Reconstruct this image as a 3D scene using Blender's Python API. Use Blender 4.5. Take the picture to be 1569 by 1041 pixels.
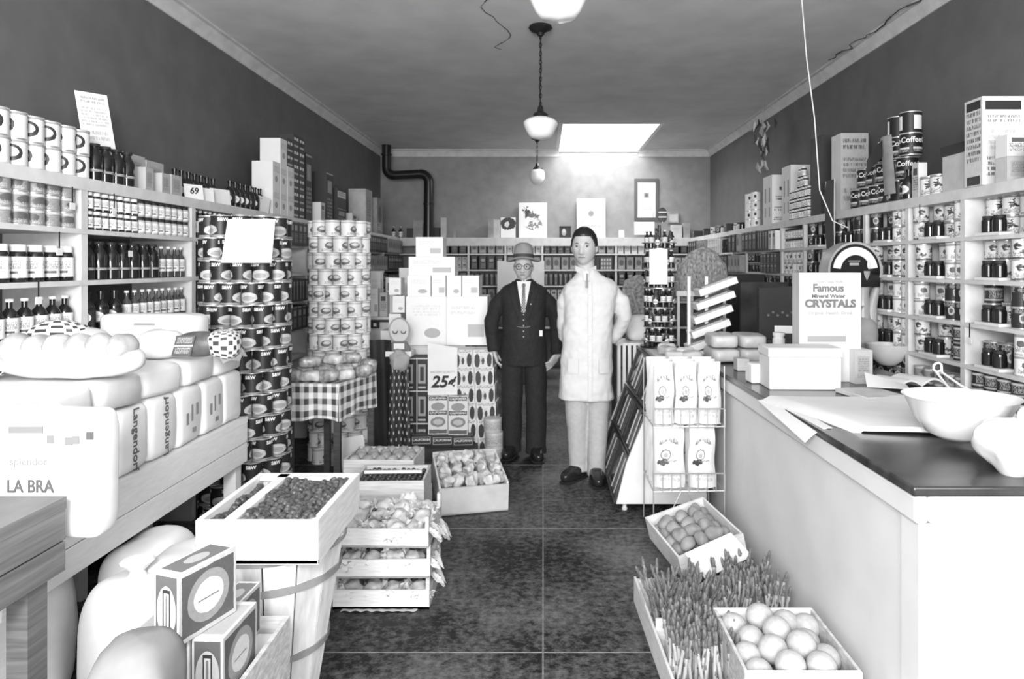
import bpy, math, random
from mathutils import Matrix, Vector, noise
from math import pi, sin, cos, radians as R
C = bpy.context.scene
for o in list(bpy.data.objects): bpy.data.objects.remove(o)
COL = C.collection
random.seed(7)

# ---------------------------------------------------------------- camera
FPX = 1050.0
cd = bpy.data.cameras.new('camera'); cam = bpy.data.objects.new('camera', cd); COL.objects.link(cam)
cam.location = (0, 0, 1.5); cam.rotation_euler = (pi/2, 0, 0)
cd.sensor_width = 36; cd.lens = 36*FPX/1569
cd.shift_x = -(832-784.5)/1569; cd.shift_y = -(520.5-406)/1569
cd.clip_start = .02
C.camera = cam
# ---------------------------------------------------------------- world, lights, exposure
W = bpy.data.worlds.new('world'); C.world = W; W.use_nodes = True
W.node_tree.nodes['Background'].inputs[0].default_value = (1, 1, 1, 1)
W.node_tree.nodes['Background'].inputs[1].default_value = .25
def area(name, loc, rot, sx, sy, power, spread=None):
    l = bpy.data.lights.new(name, 'AREA'); l.shape = 'RECTANGLE'; l.size = sx; l.size_y = sy; l.energy = power
    if spread: l.spread = spread
    o = bpy.data.objects.new(name, l); COL.objects.link(o); o.location = loc; o.rotation_euler = rot; return o
area('shop_window_daylight', (0, -1.6, 1.75), (R(101), 0, 0), 4.2, 1.9, 290)      # the display windows behind the camera
area('photographer_flash', (-.35, -.5, 2.15), (R(90), 0, R(0)), .5, .5, 75)        # flash held above the camera
area('skylight_daylight', (.82, 9.15, 3.62), (0, 0, 0), 1.0, 1.6, 62)
vs = C.view_settings; vs.view_transform = 'Standard'; vs.look = 'None'; vs.gamma = 1; vs.exposure = 0.42
try: vs.use_curve_mapping = False
except Exception: pass

# ---------------------------------------------------------------- materials
def newmat(name):
    m = bpy.data.materials.new(name); m.use_nodes = True
    return m, m.node_tree, m.node_tree.nodes['Principled BSDF']
MAT = {}
def g3(v): return (v, v, v, 1)
def mat(name, v, rough=.6, var=0.0, scale=20, bump=0.0, metal=0, spec=.5, v2=None, stretch=None, emit=0, detail=4):
    if name in MAT: return MAT[name]
    m, nt, b = newmat(name)
    b.inputs['Base Color'].default_value = g3(v); b.inputs['Roughness'].default_value = rough
    b.inputs['Metallic'].default_value = metal; b.inputs['Specular IOR Level'].default_value = spec
    if var or bump:
        tc = nt.nodes.new('ShaderNodeTexCoord'); mp = nt.nodes.new('ShaderNodeMapping'); n = nt.nodes.new('ShaderNodeTexNoise')
        nt.links.new(tc.outputs['Object'], mp.inputs[0]); nt.links.new(mp.outputs[0], n.inputs[0])
        if stretch: mp.inputs['Scale'].default_value = stretch
        n.inputs['Scale'].default_value = scale; n.inputs['Detail'].default_value = detail
        if var:
            r = nt.nodes.new('ShaderNodeValToRGB'); r.color_ramp.elements[0].position = .3; r.color_ramp.elements[1].position = .7
            r.color_ramp.elements[0].color = g3(max(0, v-var) if v2 is None else v2); r.color_ramp.elements[1].color = g3(v+var if v2 is None else v)
            nt.links.new(n.outputs[0], r.inputs[0]); nt.links.new(r.outputs[0], b.inputs['Base Color'])
        if bump:
            bp = nt.nodes.new('ShaderNodeBump'); bp.inputs['Strength'].default_value = bump; bp.inputs['Distance'].default_value = .01
            nt.links.new(n.outputs[0], bp.inputs['Height']); nt.links.new(bp.outputs[0], b.inputs['Normal'])
    if emit:
        b.inputs['Emission Color'].default_value = (1, 1, 1, 1); b.inputs['Emission Strength'].default_value = emit
    MAT[name] = m; return m
def printed(name, bg, motifs, rough=.45, rep=1, repv=1, wob=.0, grain=.0, spec=.4):
    """A printed label: motifs = (kind, cx, cy, rx, ry, value); kind E ellipse, B block, O ring, T block of small print."""
    if name in MAT: return MAT[name]
    m, nt, b = newmat(name); N = nt.nodes; L = nt.links.new
    b.inputs['Roughness'].default_value = rough; b.inputs['Specular IOR Level'].default_value = spec
    def mth(op, a, c=None, d=None):
        n = N.new('ShaderNodeMath'); n.operation = op
        for i, x in enumerate((a, c, d)):
            if x is None: continue
            if isinstance(x, (int, float)): n.inputs[i].default_value = x
            else: L(x, n.inputs[i])
        return n.outputs[0]
    tc = N.new('ShaderNodeTexCoord'); sp = N.new('ShaderNodeSeparateXYZ')
    ns = N.new('ShaderNodeTexNoise'); ns.inputs['Scale'].default_value = 9; ns.inputs['Detail'].default_value = 3
    L(tc.outputs['UV'], ns.inputs[0])
    if wob:
        sub = N.new('ShaderNodeVectorMath'); sub.operation = 'SUBTRACT'; L(ns.outputs['Color'], sub.inputs[0]); sub.inputs[1].default_value = (.5, .5, .5)
        sc = N.new('ShaderNodeVectorMath'); sc.operation = 'SCALE'; L(sub.outputs[0], sc.inputs[0]); sc.inputs['Scale'].default_value = wob
        ad = N.new('ShaderNodeVectorMath'); ad.operation = 'ADD'; L(tc.outputs['UV'], ad.inputs[0]); L(sc.outputs[0], ad.inputs[1]); L(ad.outputs[0], sp.inputs[0])
    else: L(tc.outputs['UV'], sp.inputs[0])
    u = mth('FRACT', mth('MULTIPLY', sp.outputs[0], rep)) if rep > 1 else sp.outputs[0]
    v = mth('FRACT', mth('MULTIPLY', sp.outputs[1], repv)) if repv > 1 else sp.outputs[1]
    def mix(fac, a, val):
        n = N.new('ShaderNodeMix'); n.data_type = 'RGBA'; L(fac, n.inputs[0])
        if isinstance(a, (int, float)): n.inputs[6].default_value = g3(a)
        else: L(a, n.inputs[6])
        n.inputs[7].default_value = g3(val); return n.outputs[2]
    col = bg
    for k, cx, cy, rx, ry, val in motifs:
        du = mth('DIVIDE', mth('SUBTRACT', u, cx), rx); dv = mth('DIVIDE', mth('SUBTRACT', v, cy), ry)
        if k in 'EO':
            d = mth('ADD', mth('MULTIPLY', du, du), mth('MULTIPLY', dv, dv)); f = mth('LESS_THAN', d, 1)
            if k == 'O': f = mth('MULTIPLY', f, mth('GREATER_THAN', d, .62))
        else:
            f = mth('LESS_THAN', mth('MAXIMUM', mth('ABSOLUTE', du), mth('ABSOLUTE', dv)), 1)
            if k == 'T':
                n2 = N.new('ShaderNodeTexNoise'); n2.inputs['Scale'].default_value = 1; n2.inputs['Detail'].default_value = 2
                cb = N.new('ShaderNodeCombineXYZ'); L(mth('MULTIPLY', u, 38), cb.inputs[0]); L(mth('MULTIPLY', v, 9), cb.inputs[1]); L(cb.outputs[0], n2.inputs[0])
                ln = mth('GREATER_THAN', mth('FRACT', mth('MULTIPLY', dv, max(1.0, round(ry*14)))), .38)
                f = mth('MULTIPLY', mth('MULTIPLY', f, ln), mth('GREATER_THAN', n2.outputs[0], .48))
        col = mix(f, col, val)
    if grain:
        n3 = N.new('ShaderNodeTexNoise'); n3.inputs['Scale'].default_value = 14; n3.inputs['Detail'].default_value = 5; L(tc.outputs['UV'], n3.inputs[0])
        mr = N.new('ShaderNodeMapRange'); mr.inputs[1].default_value = .3; mr.inputs[2].default_value = .7; mr.inputs[3].default_value = 1-grain; mr.inputs[4].default_value = 1.0
        L(n3.outputs[0], mr.inputs[0]); mx = N.new('ShaderNodeMix'); mx.data_type = 'RGBA'; mx.blend_type = 'MULTIPLY'; mx.inputs[0].default_value = 1
        if isinstance(col, (int, float)): mx.inputs[6].default_value = g3(col)
        else: L(col, mx.inputs[6])
        L(mr.outputs[0], mx.inputs[7]); col = mx.outputs[2]
    if isinstance(col, (int, float)): b.inputs['Base Color'].default_value = g3(col)
    else: L(col, b.inputs['Base Color'])
    MAT[name] = m; return m

white = mat('white_paper', .7, .7, .03, 8, .05)
paint = mat('white_paint', .72, .45, .05, 6)
shelfm = mat('shelf_paint', .6, .5, .06, 12)
wood = mat('pale_crate_wood', .5, .7, .12, 6, .15, stretch=(1, 6, 14))
woodw = mat('bleached_crate_wood', .7, .7, .08, 6, .1, stretch=(2, 2, 14))
woodg = mat('grey_table_wood', .15, .6, .05, 5, .1, stretch=(1, .6, 14))
woodd = mat('dark_wood', .05, .5, .02, 7, .1, stretch=(1, 8, 8))
black = mat('black_enamel', .012, .3)
blackm = mat('matt_black', .015, .7)
tin = mat('tin_rim', .62, .3, metal=.6)
metal = mat('bright_wire', .6, .35, metal=.7)
glassw = mat('white_glass', .85, .2)
grey = mat('grey_card', .3, .7, .06, 10)
greyl = mat('light_grey_card', .5, .7, .06, 10)
cloth = mat('white_cloth', .75, .9, .04, 15, .15)

# ---------------------------------------------------------------- mesh builder
class MB:
    def __init__(s): s.v = []; s.f = []; s.uv = []; s.mi = []; s.M = Matrix()
    def add(s, vs, fs, uvs=None, mi=0):
        n = len(s.v); s.v += [tuple(s.M @ Vector(p)) for p in vs]
        for k, f in enumerate(fs):
            s.f.append(tuple(n+i for i in f)); s.mi.append(mi[k] if isinstance(mi, (list, tuple)) else mi)
            s.uv.append(uvs[k] if uvs else [(0, 0)]*len(f))
        return s
    def box(s, x0, x1, y0, y1, z0, z1, mi=0, tz=0):
        """tz narrows the bottom; faces front(-y), back, left, right, top, bottom"""
        vs = [(x0+tz, y0+tz, z0), (x1-tz, y0+tz, z0), (x1-tz, y1-tz, z0), (x0+tz, y1-tz, z0), (x0, y0, z1), (x1, y0, z1), (x1, y1, z1), (x0, y1, z1)]
        fs = [(0, 1, 5, 4), (2, 3, 7, 6), (3, 0, 4, 7), (1, 2, 6, 5), (4, 5, 6, 7), (3, 2, 1, 0)]
        q = [(0, 0), (1, 0), (1, 1), (0, 1)]
        return s.add(vs, fs, [q]*6, mi)
    def lathe(s, prof, n=16, mi=0, c=(0, 0, 0), zr=None, caps=True, sx=1, sy=1, wave=None):
        """prof = [(r, z, mi?)]; mi of a ring is the material of the band above it"""
        zs = [p[1] for p in prof]; z0, z1 = zr or (min(zs), max(zs)); dz = (z1-z0) or 1
        vs = []; fs = []; uv = []; ms = []
        for p in prof:
            for i in range(n):
                a = 2*pi*i/n - pi/2
                rr = p[0]*(wave(a, p[1]) if wave else 1)
                vs.append((c[0]+rr*sx*cos(a), c[1]+rr*sy*sin(a), c[2]+p[1]))
        for j in range(len(prof)-1):
            pm = prof[j][2] if len(prof[j]) > 2 else mi
            for i in range(n):
                k = (i+1) % n; fs.append((j*n+i, j*n+k, (j+1)*n+k, (j+1)*n+i)); ms.append(pm)
                va, vb = (prof[j][1]-z0)/dz, (prof[j+1][1]-z0)/dz
                uv.append([(i/n, va), ((i+1)/n, va), ((i+1)/n, vb), (i/n, vb)])
        if caps:
            if prof[0][0] > 1e-5: fs.append(tuple(range(n-1, -1, -1))); ms.append(prof[0][2] if len(prof[0]) > 2 else mi); uv.append([(0, 0)]*n)
            if prof[-1][0] > 1e-5:
                o = (len(prof)-1)*n; fs.append(tuple(range(o, o+n))); ms.append(prof[-1][2] if len(prof[-1]) > 2 else mi); uv.append([(0, 0)]*n)
        return s.add(vs, fs, uv, ms)
    def tube(s, pts, rad, n=8, mi=0, closed=False, flat=1.0, up=None):
        pts = [Vector(p) for p in pts]; m = len(pts)
        if not isinstance(rad, (list, tuple)): rad = [rad]*m
        vs = []; fs = []; uv = []; ref = up or Vector((0.123, .31, 1)).normalized(); px = None
        for i, p in enumerate(pts):
            a = pts[(i-1) % m] if (closed or i > 0) else p; b_ = pts[(i+1) % m] if (closed or i < m-1) else p
            t = (b_-a).normalized()
            if px is None:
                px = t.cross(ref)
                if px.length < .1: px = t.cross(Vector((1, 0, 0)))
            else: px = px - t*px.dot(t)
            px.normalize(); py = t.cross(px)
            for k in range(n):
                an = 2*pi*k/n; vs.append(tuple(p + px*(rad[i]*cos(an)) + py*(rad[i]*flat*sin(an))))
        for j in range(m if closed else m-1):
            j2 = (j+1) % m
            for k in range(n):
                k2 = (k+1) % n; fs.append((j*n+k, j*n+k2, j2*n+k2, j2*n+k)); uv.append([(k/n, j/m), ((k+1)/n, j/m), ((k+1)/n, (j+1)/m), (k/n, (j+1)/m)])
        if not closed:
            fs.append(tuple(range(n-1, -1, -1))); uv.append([(0, 0)]*n); o = (m-1)*n; fs.append(tuple(range(o, o+n))); uv.append([(0, 0)]*n)
        return s.add(vs, fs, uv, mi)
    def blob(s, c, r, e=1.0, nu=20, nv=12, mi=0, amp=0.0, fr=6.0, seed=0, fn=None):
        """superellipsoid with lumps; e<1 boxy"""
        vs = []; fs = []; uv = []
        sp = lambda a, q: math.copysign(abs(a)**q, a)
        for j in range(nv+1):
            ph = -pi/2+pi*j/nv
            for i in range(nu):
                th = 2*pi*i/nu - pi/2
                p = Vector((sp(cos(ph), e)*sp(cos(th), e), sp(cos(ph), e)*sp(sin(th), e), sp(sin(ph), e)))
                if fn: p = Vector(fn(p))
                q = Vector((c[0]+p.x*r[0], c[1]+p.y*r[1], c[2]+p.z*r[2]))
                if amp: q += p.normalized()*amp*noise.noise(q*fr+Vector((seed*7.3, seed*3.1, 0)))
                vs.append(tuple(q))
        for j in range(nv):
            for i in range(nu):
                k = (i+1) % nu; fs.append((j*nu+i, j*nu+k, (j+1)*nu+k, (j+1)*nu+i))
                uv.append([(i/nu, j/nv), ((i+1)/nu, j/nv), ((i+1)/nu, (j+1)/nv), (i/nu, (j+1)/nv)])
        return s.add(vs, fs, uv, mi)
    def grid(s, fn, nu, nv, mi=0, th=.001):
        """a thin curved sheet: fn(u,v)->point, given thickness along its normal"""
        P = [[Vector(fn(i/nu, j/nv)) for i in range(nu+1)] for j in range(nv+1)]
        vs = []; fs = []; uv = []
        for sgn in (1, -1):
            for j in range(nv+1):
                for i in range(nu+1):
                    a = P[j][min(i+1, nu)]-P[j][max(i-1, 0)]; b_ = P[min(j+1, nv)][i]-P[max(j-1, 0)][i]
                    nn = a.cross(b_); nn = nn.normalized() if nn.length > 1e-9 else Vector((0, 0, 1))
                    vs.append(tuple(P[j][i]+nn*sgn*th/2))
        o = (nu+1)*(nv+1)
        for j in range(nv):
            for i in range(nu):
                a = j*(nu+1)+i; q = (a, a+1, a+nu+2, a+nu+1); t = [(i/nu, j/nv), ((i+1)/nu, j/nv), ((i+1)/nu, (j+1)/nv), (i/nu, (j+1)/nv)]
                fs.append(q); uv.append(t); fs.append(tuple(o+x for x in reversed(q))); uv.append(t[::-1])
        rim = [i for i in range(nu+1)]+[j*(nu+1)+nu for j in range(1, nv+1)]+[nv*(nu+1)+i for i in range(nu-1, -1, -1)]+[j*(nu+1) for j in range(nv-1, 0, -1)]
        for a, b_ in zip(rim, rim[1:]+rim[:1]): fs.append((b_, a, o+a, o+b_)); uv.append([(0, 0)]*4)
        return s.add(vs, fs, uv, mi)
    def prism(s, poly, y0, y1, mi=0):
        """polygon in xz (counter-clockwise seen from -y) extruded in y"""
        n = len(poly); vs = [(x, y0, z) for x, z in poly]+[(x, y1, z) for x, z in poly]
        xs = [p[0] for p in poly]; zs = [p[1] for p in poly]; w = max(xs)-min(xs); h = max(zs)-min(zs)
        fs = [tuple(range(n)), tuple(range(2*n-1, n-1, -1))]; t = [((x-min(xs))/w, (z-min(zs))/h) for x, z in poly]; uv = [t, t[::-1]]
        for i in range(n): k = (i+1) % n; fs.append((k, i, n+i, n+k)); uv.append([(0, 0), (1, 0), (1, 1), (0, 1)])
        return s.add(vs, fs, uv, mi)
    def build(s, name, mats, parent=None, loc=None, rot=None, sharp=35, bevel=0, link=True):
        me = bpy.data.meshes.new(name); me.from_pydata(s.v, [], s.f)
        for m in (mats if isinstance(mats, (list, tuple)) else [mats]): me.materials.append(m)
        l = me.uv_layers.new(name='UVMap'); flat = []
        for u in s.uv:
            for a in u: flat += [a[0], a[1]]
        l.data.foreach_set('uv', flat)
        me.polygons.foreach_set('material_index', s.mi); me.polygons.foreach_set('use_smooth', [True]*len(s.f))
        try: me.set_sharp_from_angle(angle=R(sharp))
        except Exception: pass
        me.validate(); me.update()
        o = bpy.data.objects.new(name, me)
        if link: COL.objects.link(o)
        if parent: o.parent = parent; CH.setdefault(parent.name, []).append(o)
        if loc is not None: o.location = loc
        if rot is not None: o.rotation_euler = rot if isinstance(rot, (list, tuple)) else (0, 0, rot)
        if bevel:
            b_ = o.modifiers.new('bevel', 'BEVEL'); b_.width = bevel; b_.segments = 2; b_.limit_method = 'ANGLE'
        return o
def tag(o, label, cat=None, group=None):
    o['label'] = label
    if cat: o['category'] = cat
    if group: o['group'] = group
    return o
def empty(name, loc=(0, 0, 0), rot=0):
    o = bpy.data.objects.new(name, None); COL.objects.link(o); o.location = loc; o.empty_display_size = .05
    o.rotation_euler = rot if isinstance(rot, (list, tuple)) else (0, 0, rot); return o
def thing(name, label, cat, loc=(0, 0, 0), rot=0, group=None): return tag(empty(name, loc, rot), label, cat, group)
def struct(name, mb, m, **k):
    o = mb.build(name, m, **k); o['kind'] = 'structure'; return o
CH = {}                                                    # the parts of each thing, kept as they are built
def kids(o): return CH.get(o.name, [])
def dup(o, loc, rot=0, label=None, group=None, cat=None):
    c = o.copy(); COL.objects.link(c); c.location = loc
    c.rotation_euler = rot if isinstance(rot, (list, tuple)) else (0, 0, rot)
    for ch in kids(o):
        d = ch.copy(); COL.objects.link(d); d.parent = c
        for g in kids(ch): e = g.copy(); COL.objects.link(e); e.parent = d
    if label: c['label'] = label
    if group: c['group'] = group
    if cat: c['category'] = cat
    return c
USED = set()
def put(proto, loc, rot, label, cat, group=None):
    """the first time moves the prototype itself, later copies it"""
    if proto.name not in USED:
        USED.add(proto.name); o = proto; o.location = loc
        o.rotation_euler = rot if isinstance(rot, (list, tuple)) else (0, 0, rot)
        tag(o, label, cat, group); return o
    return tag(dup(proto, loc, rot), label, cat, group)
def P(px, py, Y): return Vector(((px-832)/FPX*Y, Y, 1.5-(py-406)/FPX*Y))
def X(px, Y): return (px-832)/FPX*Y
def Z(py, Y): return 1.5-(py-406)/FPX*Y
ORD = 'first second third fourth fifth sixth seventh eighth ninth tenth eleventh twelfth thirteenth fourteenth fifteenth sixteenth seventeenth eighteenth nineteenth twentieth'.split()
TXT = {}
def text_mesh(s, size=1, bold=0, shear=0, ext=.0004, align='CENTER'):
    key = (s, size, bold, shear, align)
    if key in TXT: return TXT[key]
    c = bpy.data.curves.new('lettering', 'FONT'); c.body = s; c.size = size; c.align_x = align; c.align_y = 'CENTER'; c.offset = bold; c.shear = shear; c.extrude = ext; c.resolution_u = 3
    o = bpy.data.objects.new('tmp', c); COL.objects.link(o)
    dg = bpy.context.evaluated_depsgraph_get(); me = bpy.data.meshes.new_from_object(o.evaluated_get(dg))
    bpy.data.objects.remove(o); TXT[key] = me; return me
def lettering(s, size, loc, parent=None, rot=(pi/2, 0, 0), m=None, bold=0, shear=0, sx=1):
    me = text_mesh(s, size, bold, shear).copy(); me.materials.clear(); me.materials.append(m or blackm)
    o = bpy.data.objects.new('lettering', me); COL.objects.link(o); o.location = loc; o.rotation_euler = rot; o.scale = (sx, 1, 1)
    if parent: o.parent = parent; CH.setdefault(parent.name, []).append(o)
    return o
def wrap_text(mb, s, size, r, z, mi, a0=0, bold=0, sx=1):
    """letters wrapped round a can of radius r, centred on the -y side"""
    me = text_mesh(s, size, bold)
    vs = []
    for v in me.vertices:
        a = -pi/2+a0+v.co.x*sx/r; rr = r+.0006+v.co.z
        vs.append((rr*cos(a), rr*sin(a), z+v.co.y))
    mb.add(vs, [tuple(p.vertices) for p in me.polygons], None, mi)

# ================================================================ THE ROOM
XL, XR, YB, ZC, YF = -2.405, 2.473, 10.14, 3.2, -2.3
fm, nt, b = newmat('floor_linoleum')
N = nt.nodes; L = nt.links.new
tc = N.new('ShaderNodeTexCoord'); n1 = N.new('ShaderNodeTexNoise'); n1.inputs['Scale'].default_value = 26; n1.inputs['Detail'].default_value = 8; n1.inputs['Roughness'].default_value = .75
n2 = N.new('ShaderNodeTexNoise'); n2.inputs['Scale'].default_value = 1.6; n2.inputs['Detail'].default_value = 5
L(tc.outputs['Object'], n1.inputs[0]); L(tc.outputs['Object'], n2.inputs[0])
r1 = N.new('ShaderNodeValToRGB'); r1.color_ramp.elements[0].position = .38; r1.color_ramp.elements[1].position = .66
r1.color_ramp.elements[0].color = g3(.008); r1.color_ramp.elements[1].color = g3(.135)
mn = N.new('ShaderNodeMath'); mn.operation = 'MULTIPLY_ADD'; L(n2.outputs[0], mn.inputs[0]); mn.inputs[1].default_value = .75; mn.inputs[2].default_value = -.375
ma = N.new('ShaderNodeMath'); ma.operation = 'ADD'; L(n1.outputs[0], ma.inputs[0]); L(mn.outputs[0], ma.inputs[1]); L(ma.outputs[0], r1.inputs[0])
L(r1.outputs[0], b.inputs['Base Color']); b.inputs['Roughness'].default_value = .55; b.inputs['Specular IOR Level'].default_value = .25
struct('floor', MB().box(XL-.1, XR+.1, YF-.1, YB+.1, -.1, 0), fm)
seam = mat('floor_seam', .2, .7, .06, 30)
TL = 1.24
mb = MB()
for k in range(-1, 7): mb.box(XL, XR, 2.65+TL*k-.003, 2.65+TL*k+.003, 0, .0012)
for k in (-1, 0, 1): mb.box(TL*k-.003, TL*k+.003, YF, YB, 0, .0012)
struct('trim_1', mb, seam)
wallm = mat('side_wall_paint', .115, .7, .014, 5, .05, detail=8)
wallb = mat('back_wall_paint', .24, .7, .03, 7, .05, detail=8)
ceilm = mat('ceiling_paint', .62, .8, .06, 3, .08, detail=8)
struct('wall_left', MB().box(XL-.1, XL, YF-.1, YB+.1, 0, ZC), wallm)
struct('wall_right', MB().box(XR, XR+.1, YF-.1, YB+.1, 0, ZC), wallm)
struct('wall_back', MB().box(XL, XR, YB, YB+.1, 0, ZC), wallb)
struct('wall_front', MB().box(XL, XR, YF-.1, YF, 0, ZC), mat('front_wall_paint', .3, .8))
SX0, SX1, SY0 = .24, 1.41, 8.28
mb = MB(); mb.box(XL-.1, XR+.1, YF-.1, SY0-.05, ZC, ZC+.1); mb.box(XL-.1, SX0-.05, SY0-.05, YB+.1, ZC, ZC+.1); mb.box(SX1+.05, XR+.1, SY0-.05, YB+.1, ZC, ZC+.1)
struct('ceiling', mb, ceilm)
well = mat('skylight_well_plaster', .85, .8)
mb = MB(); mb.box(SX0-.05, SX0, SY0, YB, ZC, ZC+.7); mb.box(SX1, SX1+.05, SY0, YB, ZC, ZC+.7); mb.box(SX0-.05, SX1+.05, SY0-.05, SY0, ZC, ZC+.7); mb.box(SX0-.05, SX1+.05, YB, YB+.05, ZC, ZC+.7)
struct('trim_2', mb, well)
pane = mat('skylight_glass', .8, .3, emit=.9)
wf = struct('window_1', MB().box(SX0-.05, SX1+.05, SY0-.05, YB+.05, ZC+.7, ZC+.74), pane)
mb = MB()
for k in range(1, 3): x = SX0+(SX1-SX0)*k/3; mb.box(x-.012, x+.012, SY0, YB, ZC+.66, ZC+.7)
mb.build('glazing_bar', paint, wf)
corn = mat('cornice_paint', .55, .7, .06, 10)
def cornice(axis):
    pr = [(0, 0), (0, -.13), (.015, -.13), (.02, -.1), (.035, -.075), (.07, -.04), (.075, -.025), (.11, -.02), (.11, 0)]
    mb = MB()
    def ext(p0, p1, inw):
        vs = [(p[0]+inw[0]*a*.75, p[1]+inw[1]*a*.75, ZC+c*.75) for p in (p0, p1) for a, c in pr]; n = len(pr)
        mb.add(vs, [(i, i+1, n+i+1, n+i) for i in range(n-1)])
    if axis == 'l': ext((XL, YF), (XL, YB), (1, 0))
    if axis == 'r': ext((XR, YF), (XR, YB), (-1, 0))
    if axis == 'b': ext((XL, YB), (SX0, YB), (0, -1)); ext((SX1, YB), (XR, YB), (0, -1))
    return mb
struct('trim_3', cornice('l'), corn); struct('trim_4', cornice('r'), corn); struct('trim_5', cornice('b'), corn)
struct('trim_6', MB().box(SX0, SX1, YB-.012, YB, ZC-.03, ZC-.01), corn)
# plaster cracks on the ceiling and damage on the right cornice
crk = mat('crack', .06, .9)
mb = MB(); x, y = -.28, 3.0
while y < 5.4:
    x2, y2 = x+random.uniform(-.05, .06), y+random.uniform(.05, .12); mb.tube([(x, y, ZC-.001), (x2, y2, ZC-.001)], random.uniform(.0015, .005), 4)
    x, y = x2, y2
struct('trim_7', mb, crk)
mb = MB(); x, y = XR-.1, 4.2
while y < 5.6:
    x2, y2 = XR-.1+random.uniform(-.04, .04), y+random.uniform(.05, .1); mb.tube([(x, y, ZC-.02), (x2, y2, ZC-.02)], random.uniform(.003, .008), 4)
    x, y = x2, y2
struct('trim_8', mb, crk)

# ================================================================ WALL SHELVING
LF, RF, BF = -2.05, 2.12, 9.84
LP = [2.11, 3.07, 4.03, 4.99, 5.95, 6.91, 7.87, 8.83]
RP = [2.94+.53*k for k in range(14)]
LZ = [1.89, 1.66, 1.43, 1.20, .97, .74, .4]; RZ = [1.885, 1.64, 1.425, 1.21, 1.0, .79, .5]
s = thing('wall_shelving', 'white painted open shelving running along the whole left wall', 'shelving', (XL, 5, 0))
s.location = (0, 0, 0)
for z in LZ:
    MB().box(XL, LF, 1.2, YB, z-(.055 if z == 1.89 else .022), z).build('shelf_board', shelfm, s)
for y in LP: MB().box(XL, LF-.004, y-.022, y+.022, 0, 1.835).build('upright', shelfm, s)
MB().box(XL, XL+.012, 4.99, 5.95, .97, 1.84).build('back_panel', greyl, s)
s = thing('wall_shelving', 'white painted shelving with narrow bays along the right wall', 'shelving', (0, 0, 0))
for z in RZ:
    MB().box(RF, XR, 2.4, YB, z-(.055 if z > 1.88 else .02), z).build('shelf_board', shelfm, s)
for y in RP: MB().box(RF+.004, XR, y-.018, y+.018, 0, 1.83).build('upright', shelfm, s)
s = thing('wall_shelving', 'pale shelving across the back wall behind the two men', 'shelving', (0, 0, 0))
BZ = [1.89, 1.66, 1.43, 1.20, .97, .6]
for z in BZ: MB().box(LF, RF, BF, YB, z-(.12 if z == 1.89 else .02), z).build('shelf_board', shelfm, s)
BX = [-1.6+.53*k for k in range(7)]
for x in BX: MB().box(x-.015, x+.015, BF+.004, YB, 0, 1.77).build('upright', shelfm, s)

# ================================================================ KINDS OF GROCERIES
def can(name, r, h, lab, rim=tin, n=18, text=None, tsize=.03, tm=None, flare=1.03):
    mb = MB(); e = h*.035
    mb.lathe([(r*.9, e*.6, 0), (r*.93, 0, 0), (r*flare, 0, 0), (r*flare, e, 0), (r, e*1.2, 1), (r, h-e*1.2, 0), (r*flare, h-e, 0), (r*flare, h, 0), (r*.93, h, 0), (r*.9, h-e, 0)], n, zr=(e, h-e))
    mats = [rim, lab]
    if text:
        mats.append(tm or white)
        for a in (0, 2*pi/3, -2*pi/3): wrap_text(mb, text[0], tsize, r, text[1]*h, 2, a, bold=.001)
    return mb.build(name, mats, sharp=30)
def bottle(name, r, h, glass, lab, cap, neck=.34, lab0=.15, lab1=.5, n=14, sh=.58):
    mb = MB(); b0 = h*lab0; b1 = h*lab1
    mb.lathe([(r*.85, 0, 0), (r, h*.02, 0), (r, b0, 0), (r*1.02, b0, 1), (r*1.02, b1, 0), (r, b1, 0), (r, h*sh, 0), (r*.8, h*(sh+.09), 0), (r*neck, h*(sh+.2), 0), (r*neck, h*.93, 2), (r*neck*1.35, h*.93, 2), (r*neck*1.35, h, 2)], n, zr=(b0, b1))
    return mb.build(name, [glass, lab, cap])
def jar(name, r, h, glass, lab, lid, n=14):
    mb = MB(); mb.lathe([(r*.9, 0, 0), (r, h*.04, 0), (r, h*.12, 0), (r*1.02, h*.12, 1), (r*1.02, h*.68, 0), (r, h*.68, 0), (r*.95, h*.78, 0), (r*.8, h*.82, 2), (r*.86, h*.82, 2), (r*.86, h, 2)], n, zr=(h*.12, h*.68))
    return mb.build(name, [glass, lab, lid])
def carton(name, w, d, h, face, side=None, top=None, bevel=0):
    mb = MB(); mb.box(-w/2, w/2, -d/2, d/2, 0, h, [0, 0, 1, 1, 2, 2])
    return mb.build(name, [face, side or face, top or white], bevel=bevel)

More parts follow.
